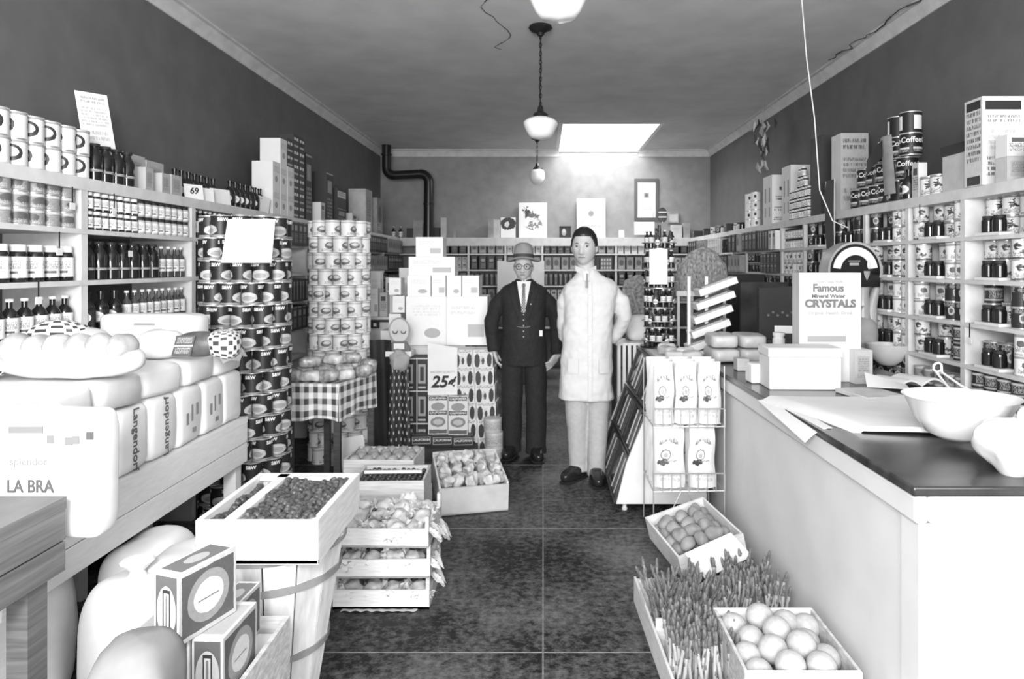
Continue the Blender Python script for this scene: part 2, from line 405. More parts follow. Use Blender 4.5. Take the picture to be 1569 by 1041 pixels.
L_fruit = printed('fruit_can_label', .018, [('E', .5, .34, .33, .24, .5), ('E', .5, .3, .2, .12, .3), ('B', .5, .06, .5, .035, .3)], rep=2, wob=.05, grain=.3)
L_pale = printed('pale_can_label', .72, [('B', .5, .88, .5, .06, .3), ('E', .5, .5, .22, .16, .12), ('T', .5, .2, .4, .12, .08)], rep=3, wob=.06, grain=.15)
L_pale2 = printed('pale_can_label_dots', .68, [('E', .3, .66, .15, .16, .05), ('E', .72, .36, .15, .12, .08), ('T', .3, .25, .25, .1, .1), ('B', .5, .05, .5, .06, .1)], rep=3, wob=.3, grain=.15)
L_pale3 = printed('pale_can_label_mark', .75, [('B', .5, .6, .08, .22, .04), ('E', .6, .52, .2, .1, .04), ('B', .5, .93, .5, .04, .25), ('T', .5, .18, .42, .14, .1)], rep=3, wob=.3, grain=.15)
L_milk = printed('milk_can_label', .78, [('E', .5, .44, .25, .22, .14), ('E', .52, .5, .17, .11, .62), ('B', .5, .9, .5, .05, .5), ('T', .5, .12, .4, .1, .3)], rep=2, wob=.09, grain=.12)
L_dark = printed('dark_can_label', .025, [('E', .5, .5, .2, .25, .5), ('E', .5, .5, .11, .14, .1), ('T', .5, .85, .4, .12, .5)], rep=3, wob=.05, grain=.3)
L_dark2 = printed('dark_can_label_bands', .03, [('B', .5, .78, .5, .06, .55), ('B', .5, .2, .5, .05, .45), ('T', .5, .5, .42, .2, .45)], rep=2, wob=.03, grain=.3)
L_mid = printed('grey_can_label', .3, [('B', .5, .9, .5, .08, .6), ('E', .5, .5, .3, .28, .12), ('T', .5, .2, .4, .12, .6)], rep=2, wob=.06, grain=.4)
L_wlab = printed('white_bottle_label', .75, [('T', .5, .6, .4, .2, .12), ('B', .5, .25, .3, .06, .1)], rep=2, grain=.1)
L_olab = printed('oval_bottle_label', .02, [('E', .5, .5, .36, .42, .7), ('T', .5, .5, .2, .12, .1)], rep=2)
L_strip = printed('striped_bottle_label', .03, [('B', .5, .5, .5, .2, .6)], repv=3)
L_cof = printed('coffee_can_label', .015, [('B', .5, .3, .42, .05, .5), ('T', .5, .16, .4, .06, .4)], rep=3)
L_cofw = printed('coffee_can_label_panel', .015, [('B', .5, .5, .24, .34, .75)], rep=3)
dglass = mat('dark_glass', .012, .15, spec=.6)
mglass = mat('brown_glass', .06, .15)
cglass = mat('pale_glass_jar', .45, .15)
K = {}
K['fruit'] = can('fruit_can', .051, .1165, L_fruit, text=('S&W', .8), tsize=.024)
K['milk'] = can('milk_can', .054, .119, L_milk, rim=mat('pale_rim', .75, .4), flare=1.06)
K['pale'] = can('can', .041, .0958, L_pale); K['pale2'] = can('can', .041, .0958, L_pale2); K['pale3'] = can('can', .041, .0958, L_pale3)
K['dark'] = can('can', .041, .0958, L_dark); K['dark2'] = can('can', .041, .0958, L_dark2); K['mid'] = can('can', .04, .065, L_mid)
K['big'] = can('jar_can', .05, .12, L_dark)
K['jarcan'] = can('can', .048, .11, L_pale3)
K['coffee'] = can('coffee_can', .062, .131, L_cof, text=('Coffee', .68), tsize=.045)
K['coffeew'] = can('coffee_can', .062, .131, L_cofw)
K['bottle'] = bottle('bottle', .034, .175, dglass, L_olab, dglass)
K['bottle2'] = bottle('bottle', .032, .165, dglass, L_wlab, white, lab0=.1, lab1=.55)
K['syrup'] = bottle('bottle', .036, .178, dglass, L_strip, blackm, neck=.5, sh=.66, lab0=.25, lab1=.32)
K['sauce'] = bottle('bottle', .024, .17, mglass, L_wlab, white, lab0=.2, lab1=.6)
K['jar'] = jar('jar', .034, .15, dglass, L_wlab, white); K['sjar'] = jar('jar', .025, .085, dglass, L_wlab, white)
K['sjar2'] = jar('jar', .027, .085, cglass, L_wlab, blackm); K['djar'] = jar('jar', .03, .08, dglass, dglass, blackm)
B_dark = printed('dark_box_print', .022, [('B', .5, .72, .32, .12, .35), ('T', .5, .3, .4, .2, .3), ('B', .5, .97, 1, .015, .4)], grain=.4)
B_dark2 = printed('dark_box_print_bars', .03, [('B', .5, .5, .08, .4, .5), ('T', .5, .8, .35, .1, .4)], grain=.4)
B_pale = printed('pale_box_print', .6, [('B', .5, .75, .3, .1, .1), ('T', .5, .4, .4, .2, .12)], grain=.2)
B_grey = printed('grey_box_print', .26, [('E', .5, .55, .3, .25, .1), ('T', .5, .2, .4, .12, .6)], grain=.4)
B_lat = printed('lattice_box_print', .12, [('E', .5, .5, .32, .35, .42)], rep=4, repv=3, wob=.02)
dk = mat('dark_card', .03, .6)
K['dbox'] = carton('box', .09, .2, .19, B_dark, dk, dk); K['dbox2'] = carton('box', .06, .2, .18, B_dark2, dk, dk)
K['pbox'] = carton('box', .08, .18, .17, B_pale, white); K['gbox'] = carton('box', .1, .2, .18, B_grey, grey, grey)
K['lbox'] = carton('box', .16, .2, .17, B_lat, grey, grey); K['sdbox'] = carton('box', .075, .15, .09, B_dark, dk, dk); K['spbox'] = carton('box', .07, .15, .09, B_pale, white)
WH = {'pale': (.084, .096), 'pale2': (.084, .096), 'pale3': (.084, .096), 'dark': (.084, .096), 'dark2': (.084, .096), 'mid': (.086, .066), 'big': (.105, .121), 'jarcan': (.1, .111), 'coffee': (.13, .1325), 'coffeew': (.13, .1325),
      'bottle': (.078, .175), 'bottle2': (.075, .165), 'syrup': (.082, .178), 'sauce': (.06, .17), 'jar': (.078, .15), 'sjar': (.056, .086), 'sjar2': (.058, .086), 'djar': (.066, .08),
      'dbox': (.1, .19), 'dbox2': (.068, .18), 'pbox': (.09, .17), 'gbox': (.11, .18), 'lbox': (.17, .17), 'sdbox': (.082, .091), 'spbox': (.078, .091)}
DESC = {'pale': 'pale banded can', 'pale2': 'pale dotted can', 'pale3': 'white can with dark mark', 'dark': 'dark can', 'dark2': 'dark banded can', 'mid': 'squat grey tin', 'big': 'large dark can', 'jarcan': 'wide white can', 'coffee': 'coffee can', 'coffeew': 'white-panelled coffee can',
        'bottle': 'dark oval-labelled bottle', 'bottle2': 'dark white-capped bottle', 'syrup': 'tall dark bottle', 'sauce': 'slim sauce bottle', 'jar': 'white-lidded jar', 'sjar': 'small dark jar', 'sjar2': 'small pale jar', 'djar': 'black jar',
        'dbox': 'dark box', 'dbox2': 'narrow dark box', 'pbox': 'pale box', 'gbox': 'grey box', 'lbox': 'patterned box', 'sdbox': 'small dark box', 'spbox': 'small pale box'}
CAT = lambda k: 'can' if k in ('pale', 'pale2', 'pale3', 'dark', 'dark2', 'mid', 'big', 'jarcan', 'coffee', 'coffeew') else 'jar' if 'jar' in k else 'box' if 'box' in k else 'bottle'
def slot(side, s, z, d, tilt=0):
    if side == 'L': return (LF-d, s, z), pi/2+tilt
    if side == 'R': return (RF+d, s, z), -pi/2+tilt
    return (s, BF+d, z), tilt
def row(side, s0, s1, z, kind, where, levels=1, d=.045, skip=(), turn=.5, jars=None):
    w, h = WH[kind]; n = int((s1-s0+.001)/w); gap = (s1-s0)/max(n, 1)
    end = 'left' if side == 'B' else 'front'
    for l in range(levels):
        for i in range(n):
            if i in skip: continue
            cyl = 'box' not in kind; dd = d
            if jars and abs(s0+gap*(i+.5)-jars) < .09+w/2: dd = .115
            loc, rz = slot(side, s0+gap*(i+.5), z+.0005+l*(h+.0005), dd+random.uniform(0, .004), random.uniform(-turn, turn)*(1 if cyl else .04))
            lv = '' if levels == 1 else (('lower tier', 'upper tier') if levels == 2 else ('bottom tier', 'middle tier', 'top tier'))[l]+', '
            lab = f"{ORD[min(i, 19)]} {DESC[kind]} from {end}, {lv}{where}"
            put(K[kind], loc, rz, lab, CAT(kind), f"{DESC[kind]}s, {where}")
SH = ['uppermost shelf', 'second shelf', 'third shelf', 'fourth shelf', 'fifth shelf']
BAYR = ['nearest', 'second', 'third', 'fourth', 'fifth', 'sixth', 'seventh', 'eighth', 'ninth', 'tenth', 'eleventh', 'twelfth', 'farthest']
# ---- left wall bays
bay = [(2.5, 3.045), (3.1, 4.0), (4.06, 4.96), (5.02, 5.92)]
w_ = lambda k, b: f"{SH[k]}, {['nearest','second','third','fourth'][b]} left bay"
row('L', *bay[0], 1.66, 'mid', w_(0, 0), 3, turn=3); row('L', *bay[0], 1.43, 'jar', w_(1, 0), d=.04); row('L', *bay[0], 1.20, 'bottle2', w_(2, 0))
row('L', 2.5, 3.04, .97, 'sjar2', w_(3, 0))
row('L', 3.1, 3.5, 1.66, 'sjar', w_(0, 1), 2, d=.03); row('L', 3.5, 4.0, 1.66, 'sjar2', w_(0, 1), 2, d=.03)
row('L', 3.1, 3.72, 1.43, 'syrup', w_(1, 1)); row('L', 3.73, 4.0, 1.43, 'sauce', w_(1, 1))
row('L', 3.1, 3.4, 1.20, 'bottle', w_(2, 1)); row('L', 3.42, 4.0, 1.20, 'sauce', w_(2, 1))
row('L', 3.1, 3.95, .97, 'dark2', w_(3, 1), 2)
row('L', 4.1, 4.9, 1.66, 'sauce', w_(0, 2)); row('L', 4.85, 4.95, 1.43, 'dark', w_(1, 2), 2)
row('L', 5.04, 5.36, 1.66, 'dbox2', w_(0, 3)); row('L', 5.4, 5.9, 1.66, 'dbox', w_(0, 3)); row('L', 5.55, 5.65, 1.43, 'bottle', w_(1, 3)); row('L', 5.04, 5.9, 1.20, 'dbox2', w_(2, 3)); row('L', 5.04, 5.9, .97, 'dbox', w_(3, 3))
for j, y0 in enumerate((7.9, 8.86)):
    for q, z in enumerate(LZ[1:5]):
        row('L', y0, y0+.9, z, ['dbox', 'gbox', 'dbox', 'dbox2'][(q+j) % 4], f"{SH[q]}, {['next to last','last'][j]} left bay")
# ---- right wall bays, nearest first
def rb(b, q, *ks):
    """ks = (kind, start fraction, end fraction, levels)"""
    y0, y1 = RP[b]+.02, RP[b+1]-.02
    for kd, f0, f1, lv in ks: row('R', y0+(y1-y0)*f0, y0+(y1-y0)*f1, RZ[q+1], kd, f"{SH[q]}, {BAYR[b]} right bay", lv, d=.05, jars=(RP[b]+(.3 if b else .33)) if (b < 3 and q < 4) or (b < 5 and q < 2) else None)
rb(0, 0, ('pale', 0, .5, 2), ('pale3', .5, 1, 2)); rb(0, 1, ('pale2', 0, 1, 2)); rb(0, 2, ('dark', 0, .4, 2), ('jarcan', .4, .8, 1), ('dark2', .8, 1, 2)); rb(0, 3, ('pale', 0, .35, 2), ('big', .35, 1, 1)); rb(0, 4, ('dark2', 0, 1, 2))
rb(1, 0, ('pale3', 0, .62, 2), ('pale2', .62, 1, 2)); rb(1, 1, ('pale', 0, .7, 2), ('pale2', .7, 1, 2)); rb(1, 2, ('dark', 0, .36, 2), ('pale', .36, 1, 2)); rb(1, 3, ('dark2', 0, .5, 2), ('pale2', .5, 1, 2)); rb(1, 4, ('mid', 0, 1, 2))
rb(2, 0, ('pale3', 0, .6, 2), ('dark', .6, 1, 2)); rb(2, 1, ('pale2', 0, 1, 2)); rb(2, 2, ('pale', 0, 1, 2)); rb(2, 3, ('pale3', 0, 1, 2)); rb(2, 4, ('dark', 0, 1, 2))
rb(3, 0, ('dark', 0, 1, 2)); rb(3, 1, ('pale2', 0, .5, 2), ('dark2', .5, 1, 2)); rb(3, 2, ('pale3', 0, 1, 2))
rb(4, 0, ('dark2', 0, .5, 2), ('dark', .5, 1, 2)); rb(4, 1, ('pale', 0, .4, 2), ('dark', .4, 1, 2)); rb(4, 2, ('dark2', 0, 1, 2)); rb(4, 3, ('dark', 0, 1, 2))
rb(5, 0, ('sjar2', 0, 1, 2)); rb(5, 1, ('pale3', 0, 1, 2)); rb(5, 2, ('dark', 0, 1, 2)); rb(5, 3, ('sdbox', 0, 1, 2))
rb(6, 0, ('pbox', 0, .4, 1), ('dbox2', .4, 1, 1)); rb(6, 1, ('sdbox', 0, 1, 2)); rb(6, 2, ('dark', 0, 1, 2))
rb(7, 0, ('dbox', 0, 1, 1)); rb(7, 1, ('dark', 0, 1, 2)); rb(8, 0, ('gbox', 0, .4, 1), ('dbox', .4, 1, 1)); rb(8, 1, ('gbox', 0, 1, 1))
rb(9, 0, ('djar', 0, 1, 2)); rb(9, 1, ('dbox2', 0, 1, 1)); rb(10, 0, ('spbox', 0, 1, 2)); rb(10, 1, ('spbox', 0, 1, 2)); rb(11, 0, ('gbox', 0, 1, 1)); rb(11, 1, ('spbox', 0, 1, 2)); rb(12, 0, ('dbox', 0, 1, 1)); rb(12, 1, ('gbox', 0, 1, 1))
for b in range(5):                                       # pairs of black jars set out in front on a little white block
    for q in range(4 if b < 3 else 2):
        y = RP[b]+.3 if b else RP[b]+.33; z = RZ[q+1]
        w = f"{SH[q]}, {BAYR[b]} right bay"
        o = tag(MB().box(-.035, .035, -.09, .09, 0, .014).build('display_block', white, loc=(RF+.03, y, z+.0005)), f"small white block under two black jars, {w}", 'block', 'white blocks under the black jars')
        for k, dy in enumerate((-.04, .04)): put(K['djar'], (RF+.032, y+dy, z+.015), 0, f"{['nearer','farther'][k]} black jar of the pair, {w}", 'jar', 'pairs of black jars on the right shelves')
# ---- back wall bays
for b in range(7):
    x0 = BX[b]+.02 if b else BX[0]+.02; x1 = x0+.49
    for q, z in enumerate(BZ[1:5]):
        ks = [['dbox', 'spbox', 'gbox', 'dbox'], ['gbox', 'dbox', 'dbox2', 'gbox'], ['spbox', 'gbox', 'pbox', 'dbox2'], ['sdbox', 'gbox', 'dbox2', 'pbox'], ['gbox', 'lbox', 'bottle', 'dbox'], ['pbox', 'gbox', 'dbox', 'sdbox'], ['dbox', 'pbox', 'gbox', 'gbox']][b][q]
        row('B', x0, x1, z, ks, f"{SH[q]}, {ORD[b]} back wall bay", 2 if ks in ('spbox', 'sdbox') else 1, d=.11)

# ================================================================ ON TOP OF THE LEFT SHELVING
TZ = 1.8905
def single(kind, loc, rz, label, group=None): return put(K[kind], loc, rz, label, CAT(kind), group)
K['oval'] = can('can', .045, .108, printed('top_row_can_label', .66, [('E', .5, .5, .3, .33, .03), ('E', .5, .52, .2, .2, .5), ('B', .5, .95, .5, .04, .3)], rep=2, wob=.05)); WH['oval'] = (.093, .109); DESC['oval'] = 'oval-pictured can'
CATO = CAT; CAT = lambda k: 'can' if k == 'oval' else CATO(k)
row('L', 2.5, 3.16, TZ, 'oval', 'top of left shelving', 2, d=.06)
row('L', 3.18, 3.52, TZ, 'syrup', 'top of left shelving beside card', d=.06)
def card(name, label, w, h, loc, rot, m=white, cat='sign', th=.003, parent=None):
    o = MB().box(-w/2, w/2, -th/2, th/2, 0, h).build(name, m, parent, loc, rot)
    return tag(o, label, cat) if parent is None else o
T_print = printed('printed_notice', .74, [('T', .5, .85, .38, .07, .4), ('T', .5, .55, .42, .18, .5), ('T', .5, .2, .36, .1, .5)])
o = card('sign_card', 'tall pale card leaning above the dark bottles on the left shelf top', .16, .27, (-2.16, 3.34, 2.071), (R(-8), R(-4), R(68)), T_print)
def cube(name, label, cat, w, d, h, loc, rz, mats, group=None, bevel=0):
    return tag(MB().box(-w/2, w/2, -d/2, d/2, 0, h, [0, 0, 1, 1, 2, 2] if isinstance(mats, list) and len(mats) > 1 else 0).build(name, mats, None, loc, rz, bevel=bevel), label, cat, group)
pbx = [B_pale, white, white]; gbx = [B_grey, grey, grey]; dbx = [B_dark, dk, dk]
lgp = printed('pale_grey_box_print', .42, [('B', .5, .5, .34, .32, .34), ('T', .5, .55, .28, .2, .2)], grain=.2)
lgx = [lgp, greyl, greyl]
cube('carton', 'tall pale carton on left shelf top next to the dark bottles', 'carton', .2, .12, .2, (-2.25, 3.67, TZ), pi/2, lgx)
cube('carton', 'tall plain carton with a seam behind smaller boxes, left shelf top', 'carton', .17, .12, .19, (-2.25, 3.87, TZ), pi/2, lgx)
cube('carton', 'small upright grey box in front of the tall pale carton', 'carton', .07, .06, .125, (-2.12, 3.64, TZ), pi/2, lgx)
cube('carton', 'small grey box in the middle of three on left shelf top', 'carton', .08, .06, .115, (-2.12, 3.8, TZ), pi/2, lgx)
cube('carton', 'small grey box right beside the 69 price card', 'carton', .11, .08, .12, (-2.13, 3.91, TZ), pi/2, lgx)
c69 = thing('price_card', 'small white price card marked 69 on left shelf top', 'price card', (-2.075, 4.08, TZ), (R(-10), 0, R(60)))
MB().box(-.06, .06, -.001, .001, 0, .09).build('card', white, c69); lettering('69', .055, (0, -.003, .05), c69, bold=.0012, shear=.2)
card('price_card', 'blank white price card tilted beside the 69 card', .08, .085, (-2.07, 4.24, TZ), (R(-10), 0, R(60)), white, 'price card')
card('price_card', 'wide blank white price card before bottles on left shelf top', .16, .1, (-2.075, 4.42, TZ), (R(-8), 0, R(70)), white, 'price card')
row('L', 4.0, 4.55, TZ, 'bottle', 'left shelf top behind price cards', d=.12); row('L', 4.58, 5.14, TZ, 'bottle', 'left shelf top past the price cards', d=.06)
card('price_card', 'pale folded card standing at the end of the bottle row', .1, .12, (-2.075, 5.06, TZ), (R(-12), R(14), R(50)), greyl, 'price card')
K['carW'] = carton('carton', .14, .16, .2, printed('white_carton_print', .72, [('T', .5, .7, .4, .12, .35), ('E', .5, .35, .2, .12, .3)], grain=.1), white)
K['carD'] = carton('carton', .12, .14, .115, printed('dark_carton_two_blocks', .02, [('B', .28, .7, .17, .1, .65), ('B', .75, .7, .17, .1, .65), ('B', .5, .2, .4, .07, .4)]), dk, dk)
n = 0
for (y, z, k) in [(5.27, 0, 'carW'), (5.27, 1, 'carW'), (5.42, 0, 'carW'), (5.42, 1, 'carW'), (5.42, 2, 'carW'), (5.57, 0, 'carW'), (5.57, 1, 'carW')]:
    put(K[k], (-2.13, y, TZ+z*.2005), pi/2, f"white carton, {['nearest','','','middle','','','']and['nearest','middle','farthest'][round((y-5.27)/.15)]} column, {['bottom','second','top'][z]} one, bright stack on left shelf", 'carton', 'white cartons stacked on the left shelf top')
for c in range(2):
    for z in range(6): put(K['carD'], (-2.13, 5.72+c*.135, TZ+z*.1155), pi/2, f"dark two-block carton, {['nearer','farther'][c]} column, {ORD[z]} from bottom, left shelf top", 'carton', 'dark cartons stacked on the left shelf top')
for z in range(2): put(K['carD'], (-2.13, 5.58, TZ+.402+z*.1155), pi/2, f"{['lower','upper'][z]} dark carton standing on the white cartons, left shelf top", 'carton', 'dark cartons stacked on the left shelf top')
cube('carton', 'tall narrow dark box behind the dark cartons, left shelf', 'carton', .16, .16, .6, (-2.17, 6.12, TZ), pi/2, dbx)
cube('carton', 'tall dark upright carton above the pale can tower', 'carton', .2, .2, .5, (-2.16, 6.62, TZ), pi/2, dbx)
cube('carton', 'small white carton above the pale can tower', 'carton', .12, .15, .19, (-2.13, 6.4, TZ), pi/2, pbx)
cube('carton', 'lower dark carton of two beyond tall upright carton, left', 'carton', .3, .2, .18, (-2.15, 6.98, TZ), pi/2, dbx)
cube('carton', 'upper banded dark carton of two beyond tall upright carton', 'carton', .3, .2, .2, (-2.15, 6.98, TZ+.181), pi/2, [printed('banded_carton', .03, [('B', .5, .7, .46, .16, .6), ('T', .5, .7, .4, .1, .2)]), dk, dk])
cube('carton', 'squat pale carton near far end of left shelf top', 'carton', .2, .16, .17, (-2.14, 7.5, TZ), pi/2, pbx)
cube('carton', 'tall grey carton at far end of left shelf top', 'carton', .3, .2, .5, (-2.17, 8.15, TZ), pi/2, lgx)
cube('carton', 'spotted grey carton at far end beside stovepipe wall', 'carton', .3, .2, .45, (-2.17, 8.7, TZ), pi/2, gbx)

# ================================================================ ON TOP OF THE RIGHT SHELVING
TR = 1.8855
top = printed('large_carton_face', .68, [('B', .5, .9, .43, .05, .03), ('T', .5, .74, .4, .05, .3), ('T', .5, .5, .36, .12, .5), ('T', .5, .2, .4, .12, .2)], grain=.1)
side = printed('large_carton_side', .6, [('B', .5, .92, .4, .05, .03), ('B', .5, .06, .36, .05, .05), ('T', .5, .55, .4, .3, .15)], grain=.15)
cube('carton', 'large white carton with black band, tallest near right end of shelf', 'carton', .2, .14, .425, (2.21, 3.36, TR), 0, [top, side, white])
cube('carton', 'upper small carton with printed face before large banded carton', 'carton', .1, .08, .1, (2.17, 3.17, TR+.111), 0, pbx)
cube('carton', 'lower small carton in pair before large banded carton', 'carton', .1, .08, .11, (2.17, 3.17, TR), 0, lgx)
cube('carton', 'pale carton at right frame edge on shelf top', 'carton', .1, .1, .2, (2.31, 3.16, TR), 0, lgx)
single('bottle', (2.29, 3.04, TR), 0, 'dark bottle standing at the right frame edge, right shelf top')
single('coffeew', (2.2, 3.02, TR), 0, 'white-panelled coffee can at right frame edge')
cube('carton', 'grey slab carton stack beside large banded carton, lower one', 'carton', .1, .2, .19, (2.19, 3.57, TR), 0, lgx)
cube('carton', 'dark-edged white tray carton lying on the grey slab carton', 'carton', .12, .2, .05, (2.19, 3.57, TR+.191), 0, [printed('tray_print', .02, [('E', .5, .5, .4, .3, .7)]), dk, dk])
row('R', 3.72, 3.92, TR, 'jarcan', 'right shelf top near coffee cans', d=.06)
cube('carton', 'slender pale box between white cans and coffee cans', 'carton', .07, .05, .2, (2.17, 3.95, TR), -pi/2, pbx)
single('bottle', (2.15, 4.03, TR), 0, 'dark capped bottle standing before the coffee cans, right shelf top')
n = 0
for lv, ys in enumerate([(4.1, 4.23, 4.36, 4.49, 4.62, 4.75), (4.16, 4.29, 4.42, 4.55, 4.68), (4.1, 4.23, 4.36), (4.12, 4.26)]):
    for i, y in enumerate(ys):
        wkind = 'coffeew' if (lv, i) in ((0, 1), (1, 1), (3, 0), (3, 1)) else 'coffee'
        put(K[wkind], (2.2+.01*(lv % 2), y, TR+lv*.1325), random.uniform(-.9, -.3), f"{ORD[i]} coffee can from the right, {['bottom','second','third','top'][lv]} tier of the coffee can pile", 'can', 'coffee cans piled on the right shelf top')
pn = thing('pennant', 'dark streamer and pale ribbon draped over the coffee cans', 'banner', (2.1, 4.12, TR+.02))
MB().grid(lambda u, v: (-.005-.012*sin(u*3), -.05+.13*u+.05*v, .02+.36*v), 4, 8).build('ribbon', grey, pn)
MB().grid(lambda u, v: (-.02-.012*sin(u*3), .08+.2*u, .16+.1*v+.1*(1-u)), 4, 8).build('streamer', dk, pn)
cube('carton', 'tall printed pale carton left of the coffee cans', 'carton', .2, .16, .57, (2.26, 5.05, TR), 0, [printed('tall_carton_print', .45, [('T', .5, .85, .42, .08, .12), ('T', .5, .55, .42, .14, .2), ('T', .5, .2, .42, .1, .25)], grain=.15), white, white])
cube('carton', 'tall dark carton behind the hanging tag, right shelf top', 'carton', .2, .2, .62, (2.25, 5.4, TR), 0, [dk, dk, dk])
for z in range(3): single('djar', (2.17, 5.2, TR+z*.081), 0, f"{['bottom','middle','top'][z]} black jar of a column beside tall dark carton", 'black jars on the right shelf top')
row('R', 5.55, 6.0, TR, 'sjar', 'right shelf top pyramid base', 3, d=.05); 
for i, (y, z) in enumerate(((5.66, 3), (5.72, 3), (5.78, 3), (5.7, 4), (5.76, 4))): single('sjar', (RF+.05, y, TR+z*.0865), 0, f"{['nearest','middle','farthest','nearer','farther'][i]} small dark jar, {['fourth','top'][z-3]} tier of right shelf pyramid")
hb = thing('hanging_banner', 'long narrow dark banner hanging from the right shelf edge', 'banner', (2.105, 4.95, 1.62))
MB().grid(lambda u, v: (-.01*sin(3*v), .14*u, .5*v), 3, 6).build('banner_cloth', mat('banner_cloth', .06, .8), hb); MB().box(-.003, .001, -.006, 0, 0, .5).build('border', paint, hb); MB().box(-.003, .001, .14, .146, 0, .5).build('border', paint, hb)
cw = printed('tall_white_carton', .74, [('B', .5, .72, .09, .035, .1), ('T', .5, .52, .3, .05, .1), ('T', .5, .3, .38, .05, .1), ('T', .5, .1, .4, .04, .06)], grain=.08)
cs = printed('tall_white_carton_side', .68, [('B', .28, .6, .07, .15, .2), ('B', .72, .6, .07, .15, .2), ('B', .28, .25, .07, .1, .3), ('B', .72, .25, .07, .1, .3)], grain=.1)
cube('carton', 'nearer of two tall white cartons with lettered face', 'carton', .17, .22, .49, (2.25, 6.1, TR), 0, [cw, cs, white])
cube('carton', 'farther of two tall white cartons, plain sides showing', 'carton', .17, .26, .46, (2.23, 6.55, TR), 0, [cw, cs, white])
K['wcan'] = can('can', .05, .09, printed('white_spot_label', .8, [('E', .5, .5, .12, .2, .03)], rep=3))
for c in range(2):
    for z in range(4 if c == 0 else 4): put(K['wcan'], (2.19, 7.05+c*.2, TR+z*.0905), random.uniform(-1.6, -.8), f"white spotted can, {['nearer','farther'][c]} column, {ORD[z]} from bottom, right shelf top", 'can', 'columns of white spotted cans')
for i, (y, k) in enumerate([(7.5, 'djar'), (7.62, 'sjar2'), (7.75, 'sjar'), (7.9, 'sdbox'), (8.1, 'dark2'), (8.3, 'sjar2'), (8.5, 'dark'), (8.75, 'pale2'), (9.0, 'sdbox'), (9.3, 'djar'), (9.6, 'sdbox')]):
    single(k, (2.18, y, TR), -pi/2, f"{DESC[k]}, {ORD[i]} past the spotted cans on the right shelf top")
# ---- dried bunch under the cornice
db = thing('dried_bunch', 'bunch of dried pods hanging from the right cornice', 'dried bunch', (2.36, 7.1, 3.1))
MB().tube([(-.08, 0, 0), (-.08, 0, .1)], .004, 5).build('string', grey, db)
for k in range(34):
    a = random.uniform(0, 6.28); q = random.random(); rr = .13*random.random()*(1-.55*q); p = Vector((-.08+rr*cos(a), rr*1.4*sin(a), -.06-.5*q))
    MB().tube([p, p+Vector((random.uniform(-.02, .02), random.uniform(-.03, .03), -.05)), p+Vector((random.uniform(-.03, .03), random.uniform(-.03, .03), -.1))], [.006, .014, .003], 6).build('pod', [greyl, grey, dk][k % 3], db)
MB().tube([(-.08, 0, 0), (-.08, 0, -.56)], .006, 5).build('string', grey, db)
# ---- shelf price tags on clips
K['tag'] = MB().box(-.004, .004, -.001, .0, -.075, 0, 1).box(-.017, .017, -.002, 0, -.1, -.07, 0).build('shelf_tag', [paint, blackm])
for i, (sd, y, z, lab) in enumerate([('L', 2.98, 1.84, 'first hanging on top board of left shelving'), ('L', 3.27, 1.84, 'second hanging on top board of left shelving'), ('L', 2.78, 1.44, 'under the tins of nearest left bay'), ('L', 2.9, 1.64, 'by upright of nearest left bay'), ('L', 3.4, 1.64, 'under small jars of second left bay'),
        ('L', 2.72, 1.2, 'on lowest board of nearest left bay'), ('L', 5.0, 1.84, 'on top board above large white sign'), ('L', 4.5, 1.84, 'on top board above fruit can tower'),
        ('R', 3.85, 1.84, 'on top board below the coffee cans'), ('R', 3.4, 1.21, 'on the upright beside the nearest right bay')]):
    loc = (LF+.003, y, z) if sd == 'L' else (RF-.003, y, z)
    put(K['tag'], loc, pi/2 if sd == 'L' else -pi/2, f"small shelf tag on black clip, {lab}", 'price tag', 'hanging shelf tags')

# ================================================================ BACK WALL
T9 = 1.8905
def frame(name, label, w, h, loc, rot, fm_, pic, bw=.025, cat='picture'):
    t = thing(name, label, cat, loc, rot)
    mb = MB(); mb.box(-w/2, w/2, -.02, 0, 0, bw); mb.box(-w/2, w/2, -.02, 0, h-bw, h); mb.box(-w/2, -w/2+bw, -.02, 0, bw, h-bw); mb.box(w/2-bw, w/2, -.02, 0, bw, h-bw); mb.build('frame', fm_, t)
    MB().box(-w/2+bw, w/2-bw, -.008, 0, bw, h-bw).build('picture', pic, t); return t
frame('framed_picture', 'large dark framed print hanging on the back wall', .36, .62, (X(991, 10.1), YB-.003, Z(338, 10.1)), 0, mat('frame_wood', .08, .5), printed('framed_print', .62, [('B', .5, .62, .14, .07, .25), ('E', .5, .62, .08, .05, .1), ('T', .5, .25, .3, .05, .4)]), .045)
Y0 = 10.02
def pic(name, label, px0, px1, py0, py1, m, cat, Y=Y0, tilt=-5, th=.006):
    x0, x1 = X(px0, Y), X(px1, Y); z0, z1 = max(Z(py1, Y), T9) if py1 > 350 else Z(py1, Y), Z(py0, Y)
    return tag(MB().box(-(x1-x0)/2, (x1-x0)/2, 0, th, 0, z1-z0).build(name, m, None, ((x0+x1)/2, Y, z0+.001), (R(tilt), 0, 0)), label, cat)
floral = printed('floral_poster', .72, [('E', .3, .72, .09, .13, .05), ('E', .5, .62, .22, .06, .12), ('E', .62, .42, .2, .12, .2), ('E', .6, .45, .12, .07, .7), ('E', .36, .3, .12, .1, .2), ('E', .36, .3, .06, .05, .7), ('B', .14, .8, .02, .1, .05)], wob=.4)
pic('poster', 'white poster with scrawled dark spray drawing, back shelf', 795, 838, 310, 366, floral, 'poster')
